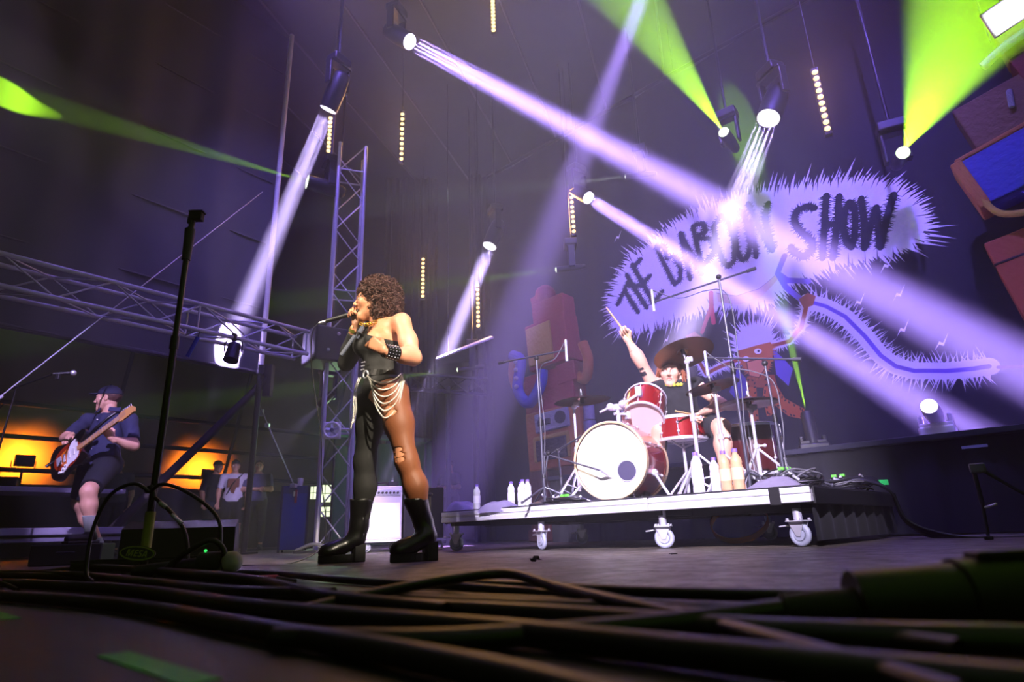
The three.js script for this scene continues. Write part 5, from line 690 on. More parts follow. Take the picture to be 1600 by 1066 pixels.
// ----- figures from joints -----
// J: pelvis, chest, neck, head, and for L and R: sh, el, wr, hip, kn, an; chestF / hipF / headF / footF = where they face
function figure(label, B, J, o) {
  const t = thing('person', label, 'person', B, 0, o.group), s = o.size || 1, R = (p) => (p.isVector3 ? p.clone() : V(...p)).sub(B);
  const q = {}; for (const k of ['pelvis', 'waist', 'chest', 'neck', 'head']) q[k] = R(J[k]); for (const a of 'LR') for (const k of ['sh', 'el', 'wr', 'hip', 'kn', 'an']) q[a + k] = R(J[a + k]);
  const CB = basisOf(J.chestF), HB = basisOf(J.hipF || J.chestF), mid = (a, b, k) => a.clone().lerp(b, k), fat = o.fat || 1;
  const torso = [egg(q.chest, 0.15 * fat * s, 0.17 * s, 0.1 * fat * s, CB), egg(q.waist, 0.135 * fat * s, 0.12 * s, 0.095 * fat * s, HB), egg(q.pelvis, 0.155 * fat * s, 0.11 * s, 0.11 * fat * s, HB), cone(mid(q.neck, q.chest, 0.2), 0.06 * s, mid(q.neck, q.head, 0.5), 0.052 * s), cone(mid(q.neck, q.chest, 0.2), 0.05 * s, q.Lsh, 0.05 * s), cone(mid(q.neck, q.chest, 0.2), 0.05 * s, q.Rsh, 0.05 * s)];
  const arm = (a) => [cone(q[a + 'sh'], 0.055 * s, q[a + 'el'], 0.04 * s), cone(q[a + 'el'], 0.04 * s, mid(q[a + 'el'], q[a + 'wr'], 0.3), 0.041 * s), cone(mid(q[a + 'el'], q[a + 'wr'], 0.3), 0.041 * s, q[a + 'wr'], 0.027 * s)];
  const leg = (a) => [cone(q[a + 'hip'], 0.09 * fat * s, q[a + 'kn'], 0.058 * s), cone(q[a + 'kn'], 0.058 * s, mid(q[a + 'kn'], q[a + 'an'], 0.33), 0.058 * s), cone(mid(q[a + 'kn'], q[a + 'an'], 0.33), 0.058 * s, q[a + 'an'], 0.036 * s)];
  const aL = arm('L'), aR = arm('R'), lL = leg('L'), lR = leg('R'), cell = o.cell || 0.014, hm = place(q.head, J.headF, J.headUp || V(0, 1, 0), s), skin = o.skin || MAT.skinPale;
  const hands = []; for (const a of 'LR') { const h = J[a + 'hand'] || {}, w = q[a + 'wr'], y = h.y || w.clone().sub(q[a + 'el']), z = h.z || V(a === 'L' ? -0.6 : 0.6, 0, 0.5); hands.push(handGeo(handAt(w, y, z, s), h.curl || LOOSE, h.thumb || TH_OUT, a === 'L' ? -1 : 1, o.handCell || 0.0045)); }
  const body = part(t, 'body', [skinOf([torso, aL, aR, lL, lR], 0.045, cell, 0, null, 0.03), headGeo(hm, { open: 0 }, o.headCell || 0.005), ...hands].map(tidy), skin);
  if (o.face !== false) face(body, hm);
  const along = (a, b, k) => { const p = mid(q[a], q[b], k), d = q[b].clone().sub(q[a]).normalize(); return (x, y, z) => (x - p.x) * d.x + (y - p.y) * d.y + (z - p.z) * d.z; };
  if (o.shirt) {
    const sl = o.sleeve ?? 0.75, cl = along('Lsh', 'Lel', sl), cr = along('Rsh', 'Rel', sl), fT = field(torso, 0.045), fL = field([aL[0]], 0), fR = field([aR[0]], 0), hem = q.pelvis.y - 0.03 * s + (o.hem || 0), nk = q.neck.y - 0.005;
    const fl = (x, y, z) => o.flare ? o.flare * Math.max(0, Math.min(1, (q.chest.y - y) / 0.3)) : 0;
    part(t, o.shirtName || 'shirt', nets((x, y, z) => smin(smin(Math.max(fT(x, y, z) - 0.014 - fl(x, y, z), hem - y, y - nk), Math.max(fL(x, y, z) - 0.018, cl(x, y, z)), 0.03), Math.max(fR(x, y, z) - 0.018, cr(x, y, z)), 0.03) + 0.006 * (noise(x * 26, y * 26 + z * 20, 8) - 0.5), bounds([...torso, aL[0], aR[0]], 0.05), o.clothCell || cell), o.shirt, o.shirtLabel);
  }
  if (o.pants) { const k = o.pantsTo ?? 1.9, cut = (a) => (k <= 1 ? along(a + 'hip', a + 'kn', k) : along(a + 'kn', a + 'an', k - 1)), cL = cut('L'), cR = cut('R'), fL = field(lL, 0.04), fR = field(lR, 0.04), fP = field(torso.slice(1, 3), 0.04), wide = o.wide || 0.016; part(t, o.pantsName || 'trousers', nets((x, y, z) => smin(Math.max(fP(x, y, z) - 0.011, y - q.pelvis.y - 0.09 * s), smin(Math.max(fL(x, y, z) - wide, cL(x, y, z)), Math.max(fR(x, y, z) - wide, cR(x, y, z)), 0.02), 0.03) + 0.005 * (noise(x * 24 + 9, y * 24 + z * 24, 3) - 0.5), bounds([...lL, ...lR, ...torso.slice(1, 3)], 0.05), o.clothCell || cell), o.pants); }
  for (const a of 'LR') {
    const f = (J[a + 'footF'] || J.footF || J.hipF || J.chestF).clone().setY(0).normalize(), an = q[a + 'an'];
    if (o.socks) part(t, 'sock', skinOf([[lL, lR]['LR'.indexOf(a)].slice(2)], 0, 0.009, 0.005, (x, y, z) => y - an.y - 0.13 * s), o.socks);
    const sh = part(t, 'shoe', skinOf([[cone(an.clone().add(V(0, -0.02, 0)), 0.045 * s, an.clone().addScaledVector(f, 0.02).add(V(0, -0.055 * s, 0)), 0.042 * s), cone(an.clone().addScaledVector(f, -0.03).add(V(0, -0.05 * s, 0)), 0.036 * s, an.clone().addScaledVector(f, 0.17 * s).add(V(0, -0.058 * s, 0)), 0.034 * s)]], 0.02, 0.01, 0, (x, y, z) => an.y - 0.085 * s - y), o.shoes || MAT.black);
    part(sh, 'sole', [frame(bx(0.085 * s, 0.02, 0.27 * s, 0, 0, 0, 0.006), an.clone().addScaledVector(f, 0.065 * s).setY(an.y - 0.085 * s), f)], o.soles || MAT.rubber);
  }
  if (o.hair) part(t, 'hair', o.hair(hm), o.hairMat || MAT.hair);
  if (o.cap) { const g = nets((x, y, z) => Math.max(dPrim(egg([0, 0.042, -0.008], 0.084, 0.087, 0.104), x, y, z), 0.03 - y), new THREE.Box3(V(-0.11, 0, -0.14), V(0.11, 0.15, 0.12)), 0.007).applyMatrix4(hm), c = part(t, 'cap', g, o.cap, o.capLabel), brim = []; for (let i = 0; i <= 12; i++) { const a = i / 12 * Math.PI; brim.push([Math.cos(a) * 0.078, Math.sin(a) * 0.095]); } part(c, 'brim', extrude(brim, 0.005, 0.001).rotateX(Math.PI / 2 - 0.12).translate(0, 0.038, 0.07).applyMatrix4(hm), o.cap); part(c, 'button', ball(0.009, 0, 0.13, -0.008, 8, 6).applyMatrix4(hm), o.cap); }
  t.userData.q = null; delete t.userData.q; t.joints = q; t.hm = hm; return t;
}
const shortHair = (back = 1, capped = false) => (hm) => nets((x, y, z) => Math.max(capped ? y - 0.03 : -1, dPrim(egg([0, 0.034, -0.018], 0.082, 0.092, 0.1), x, y, z), -dPrim(egg([0, -0.03, 0.085], 0.075, 0.085, 0.06), x, y, z), -0.03 - 0.03 * back - y + Math.max(0, z + 0.02) * 1.5) + 0.006 * (noise(x * 80, y * 80 + z * 60, 6) - 0.5), new THREE.Box3(V(-0.11, -0.1, -0.14), V(0.11, 0.15, 0.12)), 0.007).applyMatrix4(hm);

// ----- guitarist -----
{
  const k = 1.24, g = (x, y, z) => V(x * k, 0.116 + (y - 0.116) * k, z * k), B = V(-3.86, 0, -5.72);
  const J = { pelvis: g(-3.11, 0.72, -4.62), waist: g(-3.11, 0.83, -4.6), chest: g(-3.1, 0.96, -4.6), neck: g(-3.09, 1.105, -4.6), head: g(-3.13, 1.222, -4.6), chestF: V(-0.2, 0.05, 0.97), hipF: V(-0.3, 0, 0.95), headF: V(-0.99, -0.05, 0.22),
    Lsh: g(-2.93, 1.04, -4.58), Lel: g(-2.815, 0.835, -4.5), Lwr: g(-2.9, 0.875, -4.37), Rsh: g(-3.27, 1.06, -4.63), Rel: g(-3.42, 0.93, -4.62), Rwr: g(-3.3, 0.925, -4.5),
    Lhip: g(-3.045, 0.715, -4.58), Lkn: g(-2.975, 0.5, -4.33), Lan: g(-2.95, 0.235, -4.38), Rhip: g(-3.18, 0.715, -4.62), Rkn: g(-3.3, 0.46, -4.72), Ran: g(-3.22, 0.1, -4.95), LfootF: V(-0.35, 0, 0.9), RfootF: V(-0.8, 0, 0.5),
    Lhand: { y: V(-0.35, 0.65, 0.45), z: V(-0.6, 0.55, -0.5), curl: GRIP, thumb: TH_GRIP }, Rhand: { y: V(0.1, -0.35, 0.55), z: V(0.35, -0.8, -0.4), curl: LOOSE, thumb: TH_OUT } };
  J.Ran.y = 0.095;
  const t = figure('guitarist in navy cap and short-sleeved shirt leaning back with one foot raised', B, J, { shirt: MAT.navy, shirtName: 'navy_shirt', sleeve: 0.8, hem: -0.06, flare: 0.03, pants: MAT.navyDark, pantsTo: 0.86, pantsName: 'shorts', wide: 0.026, socks: M(0x9aa09a, 0.9), shoes: MAT.black, cap: M(0x2a2d4c, 0.85), capLabel: 'navy baseball cap', hair: shortHair(1, true), hairMat: MAT.hair, cell: 0.011, headCell: 0.0045, handCell: 0.004, clothCell: 0.01 });
  const q = t.joints; for (const s of [-1, 1]) part(t, 'collar', frame(bx(0.1, 0.05, 0.014, s * 0.055, 0, 0.1, 0.005).rotateX(-0.5).rotateY(s * 0.55), q.neck.clone().add(V(0, -0.03, 0.02)), J.chestF), MAT.navy); for (let i = 0; i < 4; i++) part(t, 'shirt_button', ball(0.007, 0, 0, 0, 8, 6).translate(...q.chest.clone().add(V(-0.025, 0.1 - i * 0.09, 0.122)).toArray()), MAT.white);
  // electric guitar: body lower left, neck rising to the right
  const A = g(-3.2, 0.755, -4.4).sub(B), N = g(-2.69, 1.045, -4.24).sub(B), ax = N.clone().sub(A).normalize(), fw = V(-0.15, 0.2, 1).normalize(), X = ax, Z = fw.clone().addScaledVector(X, -fw.dot(X)).normalize(), Y = Z.clone().cross(X), mtx = new THREE.Matrix4().makeBasis(X, Y, Z).setPosition(A);
  const gt = thing('electric_guitar', 'sunburst electric guitar with white pickguard and pale maple neck', 'guitar', B), put = (geo) => geo.applyMatrix4(mtx), sb = dataMap(128, 128, (x, y) => { const d = Math.hypot(x - 0.5, (y - 0.5) * 1.2) * 2; return d < 0.5 ? [0.85, 0.45, 0.1] : d < 0.78 ? [0.55, 0.16, 0.04] : [0.06, 0.03, 0.02]; });
  const bod = [[-0.2, -0.02], [-0.19, 0.1], [-0.12, 0.165], [-0.03, 0.14], [0.04, 0.12], [0.12, 0.15], [0.2, 0.16], [0.22, 0.12], [0.16, 0.07], [0.14, 0.03], [0.15, -0.04], [0.19, -0.09], [0.2, -0.13], [0.13, -0.155], [0.05, -0.12], [-0.03, -0.13], [-0.12, -0.165], [-0.19, -0.11]], curve = new THREE.CatmullRomCurve3(bod.map(([x, y]) => V(x, y, 0)), true).getPoints(70).map((p) => [p.x, p.y]), bg = extrude(curve, 0.03, 0.008); { const p = bg.attributes.position, u = bg.attributes.uv; for (let i = 0; i < p.count; i++) u.setXY(i, p.getX(i) / 0.42 + 0.5, p.getY(i) / 0.36 + 0.5); }
  const gb = part(gt, 'body', put(bg.translate(0, 0, -0.015)), M(0xffffff, 0.2, { map: sb, clearcoat: 1 }), 'sunburst lacquered body'); const pg = [[-0.09, -0.1], [-0.02, -0.07], [0.0, 0.0], [0.06, 0.1], [0.12, 0.11], [0.13, 0.04], [0.13, -0.05], [0.08, -0.09], [0.02, -0.09], [-0.06, -0.13]]; part(gb, 'pickguard', put(extrude(new THREE.CatmullRomCurve3(pg.map(([x, y]) => V(x, y, 0)), true).getPoints(40).map((p) => [p.x, p.y]), 0.003, 0.0005).translate(0, 0, 0.024)), MAT.white);
  for (const x of [0.085, 0.03, -0.03]) part(gb, 'pickup', put(bx(0.018, 0.075, 0.012, x, 0, 0.03, 0.004)), MAT.white); part(gb, 'bridge', put(bx(0.05, 0.08, 0.014, -0.09, 0, 0.03, 0.003)), MAT.chrome); for (const [x, y] of [[-0.05, -0.1], [-0.09, -0.115], [-0.02, -0.085]]) part(gb, 'knob', put(rod([x, y, 0.026], [x, y, 0.042], 0.011)), MAT.white);
  const nk = part(gt, 'neck', put(bx(0.5, 0.05, 0.024, 0.37, 0, 0.022, 0.008)), M(0xd09a58, 0.35), 'pale maple neck'); part(nk, 'fret', join(Array.from({ length: 16 }, (_, i) => put(bx(0.0025, 0.046, 0.003, 0.16 + 0.46 * (1 - Math.pow(0.93, i + 1)) / (1 - Math.pow(0.93, 16)), 0, 0.035)))), MAT.chrome); nk.children[0].userData.kind = 'stuff'; part(nk, 'headstock', put(extrude([[0.6, -0.026], [0.64, -0.04], [0.78, -0.035], [0.79, 0.0], [0.76, 0.035], [0.65, 0.045], [0.6, 0.026]], 0.014, 0.002).translate(0, 0, 0.012)), M(0xd09a58, 0.35)); for (let i = 0; i < 6; i++) part(nk, 'tuning_peg', put(rod([0.645 + i * 0.022, 0.03, 0.02], [0.645 + i * 0.022, 0.06, 0.02], 0.006)), MAT.chrome);
  for (let i = 0; i < 6; i++) part(gt, 'string', put(rod([-0.1, -0.022 + i * 0.009, 0.04], [0.7, -0.018 + i * 0.0072, 0.038], 0.0008, 0.0008, 4)), MAT.chrome);
  part(gt, 'strap', tube([A.clone().add(V(-0.2, -0.08, 0)), q.chest.clone().add(V(-0.17, -0.12, 0.09)), q.chest.clone().add(V(-0.02, 0.02, 0.125)), q.Lsh.clone().lerp(q.neck, 0.45).add(V(0, 0.05, 0.03)), q.Lsh.clone().lerp(q.neck, 0.45).add(V(0.02, 0.0, -0.1)), q.chest.clone().add(V(0.1, -0.1, -0.13))], 0.014, 30, 5).scale(1, 1, 1), MAT.leather);
  // low black box his front foot rests on
  const fx = thing('foot_box', 'low black box under the guitarist\'s raised foot', 'box', V(J.Lan.x - 0.04, 0, J.Lan.z + 0.1), 0.3); const top = J.Lan.y - 0.098; part(fx, 'box', bx(0.5, top, 0.36, 0, top / 2, 0, 0.012), MAT.black); part(fx, 'rubber_mat', bx(0.48, 0.004, 0.34, 0, top - 0.0005, 0), MAT.rubber); part(fx, 'handle', tube([[-0.06, top * 0.6, 0.185], [-0.05, top * 0.6, 0.2], [0.05, top * 0.6, 0.2], [0.06, top * 0.6, 0.185]], 0.008, 12, 6), MAT.darkAlu);
}
// ----- drummer -----
{
  const B = st(-2.05, DECK, -4.98), J = { pelvis: V(1.36, 0.93, -4.93), waist: V(1.345, 1.03, -4.92), chest: V(1.31, 1.15, -4.88), neck: V(1.29, 1.265, -4.85), head: V(1.27, 1.335, -4.8), chestF: V(-0.25, -0.15, 0.95), hipF: V(-0.3, 0, 0.95), headF: V(-0.35, -0.22, 0.9), headUp: V(0, 1, 0.2),
    Rsh: V(1.13, 1.24, -4.85), Rel: V(1.03, 1.42, -4.77), Rwr: V(0.94, 1.585, -4.73), Lsh: V(1.47, 1.21, -4.82), Lel: V(1.62, 1.03, -4.72), Lwr: V(1.43, 0.95, -4.58), Lhip: V(1.44, 0.9, -4.88), Lkn: V(1.52, 0.82, -4.5), Lan: V(1.49, 0.42, -4.47), Rhip: V(1.27, 0.9, -4.9), Rkn: V(1.12, 0.86, -4.72), Ran: V(1.02, 0.42, -4.9),
    Rhand: { y: V(-0.35, 0.85, 0.1), z: V(-0.3, -0.1, 0.9), curl: FIST, thumb: TH_FIST }, Lhand: { y: V(-0.8, -0.3, 0.4), z: V(0.1, -0.9, 0.1), curl: GRIP, thumb: TH_GRIP } };
  const t = figure('bare-armed drummer with red-brown hair raising one stick high behind the drums', B, J, { shirt: M(0x15151a, 0.9), shirtName: 'tank_top', sleeve: 0.06, pants: M(0x17171c, 0.9), pantsTo: 0.9, pantsName: 'shorts', hair: (hm) => { seed = 31; const g = []; for (let i = 0; i < 260; i++) { const a = rnd(0, 6.283), u = rnd(-0.1, 1), w = Math.sqrt(1 - u * u), d = V(w * Math.cos(a), u, w * Math.sin(a)); if (d.z > 0.35 && d.y < 0.75) continue; const p = V(d.x * 0.08, 0.036 + d.y * 0.09, -0.014 + d.z * 0.1), L = rnd(0.09, 0.19); g.push(tube([p, p.clone().add(V(d.x * 0.03, -L * 0.4, d.z * 0.03)), p.clone().add(V(d.x * 0.035 + rnd(-0.02, 0.02), -L, d.z * 0.04))], 0.006, 6, 4)); } return join([nets((x, y, z) => Math.max(dPrim(egg([0, 0.036, -0.018], 0.084, 0.093, 0.102), x, y, z), -dPrim(egg([0, -0.04, 0.085], 0.075, 0.085, 0.06), x, y, z), -0.06 - y), new THREE.Box3(V(-0.11, -0.1, -0.14), V(0.11, 0.15, 0.12)), 0.008), join(g)].map(tidy)).applyMatrix4(hm); }, hairMat: MAT.redHair, cell: 0.011, handCell: 0.004, skin: MAT.skinPale });
  const q = t.joints; part(t, 'bead_collar', join(Array.from({ length: 18 }, (_, i) => { const a = i / 18 * 6.283; return ball(0.016, q.neck.x + Math.cos(a) * 0.085, q.neck.y - 0.03 - 0.03 * Math.sin(a), q.neck.z + 0.02 + Math.sin(a) * 0.085, 8, 6); })), M(0xb8b83a, 0.5), 'yellow-green bead collar');
  const up = q.Rsh.clone().lerp(q.Rel, 0.55), ud = q.Rel.clone().sub(q.Rsh).normalize(); part(t, 'tattoo', [frame(new THREE.CylinderGeometry(0.0492, 0.0505, 0.035, 16, 1, true, -0.6, 1.2).rotateX(Math.PI / 2), up, ud), frame(new THREE.CylinderGeometry(0.0465, 0.0478, 0.02, 16, 1, true, -0.3, 0.9).rotateX(Math.PI / 2), q.Rsh.clone().lerp(q.Rel, 0.75), ud)], M(0x1a1822, 0.7)); const fd = q.Rwr.clone().sub(q.Rel).normalize(); part(t, 'forearm_tattoo', frame(new THREE.CylinderGeometry(0.0405, 0.0425, 0.06, 18, 1, true, -0.9, 1.6).rotateX(Math.PI / 2), q.Rel.clone().lerp(q.Rwr, 0.4), fd), M(0x7d7a62, 0.7));
  for (const [label, a, d] of [['wooden drumstick raised high in the drummer\'s fist', V(0.905, 1.66, -4.7), V(-0.52, 0.8, 0.1)], ['wooden drumstick low in the drummer\'s other hand', V(1.36, 0.92, -4.545), V(-0.7, 0.05, 0.5)]]) { const D = d.normalize(), s = thing('drumstick', label, 'drumstick', a.clone().addScaledVector(D, -0.12)); part(s, 'shaft', rod([0, 0, 0], D.clone().multiplyScalar(0.34), 0.0085, 0.0065, 10), M(0xc9a26a, 0.5)); part(s, 'tip', ball(0.0075, D.x * 0.35, D.y * 0.35, D.z * 0.35, 10, 8), M(0xc9a26a, 0.5)); }
}
// ----- crew beyond the stage -----
function stander(label, x, z, yaw, o) {
  const c = Math.cos(yaw), s = Math.sin(yaw), H = (o.height || 1.78) / 1.78, p = (a, y, f) => V(x + (a * c + f * s) * H, y * H, z + (-a * s + f * c) * H), fwd = V(s, 0, c), cross = o.arms === 'folded';
  const J = { pelvis: p(0, 0.96, 0), waist: p(0, 1.08, 0.01), chest: p(0, 1.29, 0), neck: p(0, 1.49, -0.01), head: p(0, 1.64, 0.02), chestF: fwd, headF: V(Math.sin(yaw + (o.look || 0)), 0, Math.cos(yaw + (o.look || 0))) };
  for (const [a, k] of [['L', 1], ['R', -1]]) { J[a + 'sh'] = p(k * 0.2, 1.42, -0.01); J[a + 'el'] = cross ? p(k * 0.27, 1.16, 0.06) : p(k * 0.27, 1.14, -0.02); J[a + 'wr'] = cross ? p(-k * 0.06, 1.17, 0.2) : p(k * 0.26, 0.9, 0.06); J[a + 'hip'] = p(k * 0.1, 0.93, 0); J[a + 'kn'] = p(k * 0.13, 0.51, 0.02); J[a + 'an'] = p(k * 0.14, 0.095, -0.01); }
  return figure(label, V(x, 0, z), J, { cell: 0.02, clothCell: 0.02, headCell: 0.007, handCell: 0.006, face: true, group: 'crew watching from beyond the stage', sleeve: 0.8, fat: 1.12, flare: 0.02, size: H, ...o });
}
{
  stander('crew member in dark cap and dark clothes silhouetted against the orange glow', -6.1, -12.6, 1.1, { shirt: M(0x12131a, 0.9), pants: M(0x1a2038, 0.9), cap: M(0x0e0e12, 0.9), sleeve: 1.0 });
  const w = stander('crew member in white printed T-shirt, cap and shorts, standing before the orange glow', -5.72, -12.6, 0.35, { shirt: M(0xcfc9d8, 0.9), pants: M(0x14151c, 0.9), pantsTo: 0.98, wide: 0.03, cap: M(0x4a4f48, 0.9), hair: shortHair(1, true), socks: MAT.white, height: 1.78 });
  const q = w.joints, F = V(Math.sin(0.35), 0, Math.cos(0.35)); part(w, 'shirt_print', [frame(bx(0.22, 0.17, 0.004, 0, 0, 0, 0.002), q.chest.clone().add(V(0, 0.0, 0)).addScaledVector(F, 0.148), F), frame(extrude([[-0.1, 0.09], [0.1, 0.09], [0.02, -0.17], [-0.03, -0.15]], 0.004), q.chest.clone().add(V(0, -0.04, 0)).addScaledVector(F, 0.15), F)], M(0x7a4a3a, 0.9), 'dark chest print'); part(w, 'bag_strap', tube([q.Lsh.clone().add(V(-0.05, 0.06, 0)).addScaledVector(F, 0.05), q.chest.clone().addScaledVector(F, 0.16), q.waist.clone().add(V(-0.12, -0.02, 0)).addScaledVector(F, 0.14)], 0.014, 16, 5), MAT.black);
  stander('crew member in dim purple T-shirt with folded arms, right of the white T-shirt', -5.3, -12.75, 0.25, { shirt: M(0x4a4570, 0.9), pants: M(0x101116, 0.9), hair: shortHair(), arms: 'folded' });
  stander('dim crew member in grey T-shirt standing behind the guitarist\'s leg', -7.15, -11.1, 0.5, { shirt: M(0x4c4a55, 0.9), pants: M(0x15151c, 0.9), hair: shortHair(), sleeve: 0.9, height: 1.68 });
  stander('barely visible crew member in black seen past the left end of the riser', -1.47, -13.8, -0.5, { shirt: M(0x0e0f18, 0.9), pants: M(0x0c0d14, 0.9), hair: shortHair(), arms: 'folded', height: 1.75 });
}

// ---------- amplifiers, cases and tables on the left ----------
{
  const a = thing('guitar_amp', 'pale guitar amplifier with bright white grille on a small trolley behind the singer', 'amplifier', V(-1.32, 0, -6.15), 0.42);
  part(a, 'cabinet', bx(0.36, 0.5, 0.26, 0, 0.36, -0.06, 0.012), M(0xb8b2b8, 0.6)); part(a, 'grille_cloth', bx(0.32, 0.37, 0.012, 0, 0.315, 0.073, 0.004).rotateX(-0.02), M(0xf0ecef, 0.8, { bumpMap: rescale(weave, 1, 1), bumpScale: 0.001 })); const pn = part(a, 'control_panel', bx(0.32, 0.06, 0.02, 0, 0.545, 0.07, 0.004), MAT.steel); for (let i = 0; i < 8; i++) part(pn, 'knob', rod([-0.13 + i * 0.037, 0.545, 0.08], [-0.13 + i * 0.037, 0.545, 0.1], 0.011), MAT.black); part(a, 'handle', tube([[-0.08, 0.615, -0.06], [-0.07, 0.64, -0.06], [0.07, 0.64, -0.06], [0.08, 0.615, -0.06]], 0.01, 12, 6), MAT.black); part(a, 'trolley_board', bx(0.4, 0.02, 0.3, 0, 0.1, -0.06, 0.004), MAT.whiteMetal); for (const x of [-0.15, 0.15]) for (const z of [-0.16, 0.04]) part(a, 'trolley_wheel', [new THREE.TorusGeometry(0.033, 0.012, 8, 18).translate(x, 0.045, z), rod([x, 0.045, z - 0.02], [x, 0.045, z + 0.02], 0.022, 0.022, 12), rod([x, 0.06, z], [x, 0.1, z], 0.012)], MAT.wheel);
  for (const [x, l] of [[-0.12, 'left'], [0.08, 'right']]) { const e = thing('effect_pedal', `small dark effect unit on top of the pale amplifier, ${l} one`, 'effect unit', V(-1.32 + x * 0.91, 0.611, -6.15 - x * 0.41 - 0.05), 0.42); part(e, 'case', bx(0.1, 0.045, 0.12, 0, 0.023, 0, 0.008), MAT.darkAlu); part(e, 'knob', rod([0, 0.045, 0.02], [0, 0.06, 0.02], 0.012), MAT.steel); }
  const s = thing('speaker_cabinet', 'black speaker cabinet on a trolley right behind the pale amplifier', 'speaker', V(-1.02, 0, -6.55), 0.42); part(s, 'cabinet', bx(0.42, 0.5, 0.36, 0, 0.36, 0, 0.015), MAT.black); part(s, 'grille', bx(0.38, 0.44, 0.01, 0, 0.36, 0.183), M(0x121216, 0.9)); part(s, 'trolley_board', bx(0.46, 0.025, 0.42, 0, 0.095, 0, 0.004), M(0xb0acb4, 0.6)); for (const x of [-0.17, 0.17]) for (const z of [-0.15, 0.15]) part(s, 'trolley_wheel', [new THREE.TorusGeometry(0.03, 0.012, 8, 18).translate(x, 0.043, z), rod([x, 0.05, z], [x, 0.09, z], 0.012)], MAT.wheel);
  micStand('amp_mic_stand', 'low thin microphone stand right of the white amplifier', V(-0.86, 0, -6.2), 0, V(-0.86, 0.52, -6.2), V(-0.98, 0.53, -6.15), V(-0.84, 0.52, -6.21), null, { cable: false, base: 'round', mat: M(0x8a8a50, 0.5) });
  const c = thing('blue_case', 'tall blue flight case left of the truss tower', 'case', V(-2.86, 0, -8.1), 0.3); part(c, 'body', bx(0.32, 0.7, 0.34, 0, 0.38, 0, 0.01), M(0x14307a, 0.5)); part(c, 'lid', bx(0.325, 0.1, 0.345, 0, 0.75, 0, 0.01), M(0x1c2a5a, 0.5)); part(c, 'corner', [-1, 1].flatMap((x) => [bx(0.025, 0.8, 0.025, x * 0.158, 0.4, 0.168)]), MAT.darkAlu); part(c, 'latch', bx(0.05, 0.06, 0.012, 0, 0.7, 0.176), MAT.steel); for (const x of [-0.12, 0.12]) part(c, 'wheel', rod([x, 0.018, 0.12], [x + 0.02, 0.018, 0.12], 0.017, 0.017, 10), MAT.rubber);
  const cup = thing('white_cup', 'small white cup on the blue flight case', 'cup', V(-2.8, 0.802, -8.06)); part(cup, 'cup', lathe([[0, 0.001], [0.028, 0.001], [0.036, 0.1], [0.033, 0.1], [0.026, 0.006], [0, 0.006]], 16), MAT.white); part(cup, 'rim', new THREE.TorusGeometry(0.035, 0.003, 6, 18).rotateX(Math.PI / 2).translate(0, 0.1, 0), MAT.white);
  // trestle and bench planks behind the guitarist
  const tb = thing('trestle_table', 'long pale table edge lit purple behind the guitarist', 'table', V(-5.35, 0, -6.3), 0.88); part(tb, 'top', bx(2.3, 0.05, 0.6, 0, 0.72, 0, 0.006), M(0x8d8a9a, 0.5)); for (const x of [-0.9, 0.9]) part(tb, 'leg', [rod([x, 0.01, -0.2], [x, 0.7, -0.05], 0.018), rod([x, 0.01, 0.25], [x, 0.7, 0.05], 0.018)], MAT.black);
  const bn = thing('low_bench', 'low pale plank bench lit purple below the table', 'bench', V(-5.0, 0, -6.0), 0.88); part(bn, 'plank', bx(2.3, 0.07, 0.3, 0, 0.3, 0, 0.008), M(0x8d8a9a, 0.5)); part(bn, 'lower_plank', bx(2.3, 0.04, 0.26, 0, 0.22, 0, 0.006), M(0x6d6a7c, 0.5)); for (const x of [-0.95, 0.95]) part(bn, 'leg', bx(0.08, 0.2, 0.24, x, 0.1, 0), MAT.black);
  micStand('vocal_boom_stand', 'dark boom stand with a silver microphone at the upper left of the guitarist', V(-4.25, 0, -5.0), 0, V(-4.2, 1.45, -5.0), V(-3.72, 1.47, -4.74), V(-4.5, 1.45, -5.2), null, { cable: false, mat: MAT.black });
  { const m = thing('vocal_microphone', 'silver-tipped microphone pointing right above the guitarist', 'microphone', V(-3.7, 1.475, -4.735)); part(m, 'handle', rod([0, 0, 0], [0.1, 0.015, -0.05], 0.011, 0.015, 12), MAT.black); part(m, 'grille', ball(0.023, 0.115, 0.018, -0.058, 14, 10), MAT.steel); part(m, 'clip', bx(0.03, 0.05, 0.03, 0.03, -0.02, -0.015, 0.006), MAT.black); }
  micStand('lamp_tripod', 'dark boom stand silhouetted against the left orange glow', V(-7.0, 0, -8.1), 0, V(-7.0, 1.95, -8.1), V(-7.4, 1.2, -7.9), V(-6.95, 2.05, -8.12), null, { cable: false, mat: MAT.black });
  const lp = thing('laptop_case', 'dark box on the table against the left orange glow', 'case', V(-6.25, 0.748, -7.1), 0.6); part(lp, 'case', bx(0.4, 0.12, 0.3, 0, 0.06, 0, 0.01), MAT.black); part(lp, 'lid', bx(0.4, 0.02, 0.3, 0, 0.13, 0, 0.006), MAT.darkAlu); lp.position.set(-5.6, 0.746, -6.65);
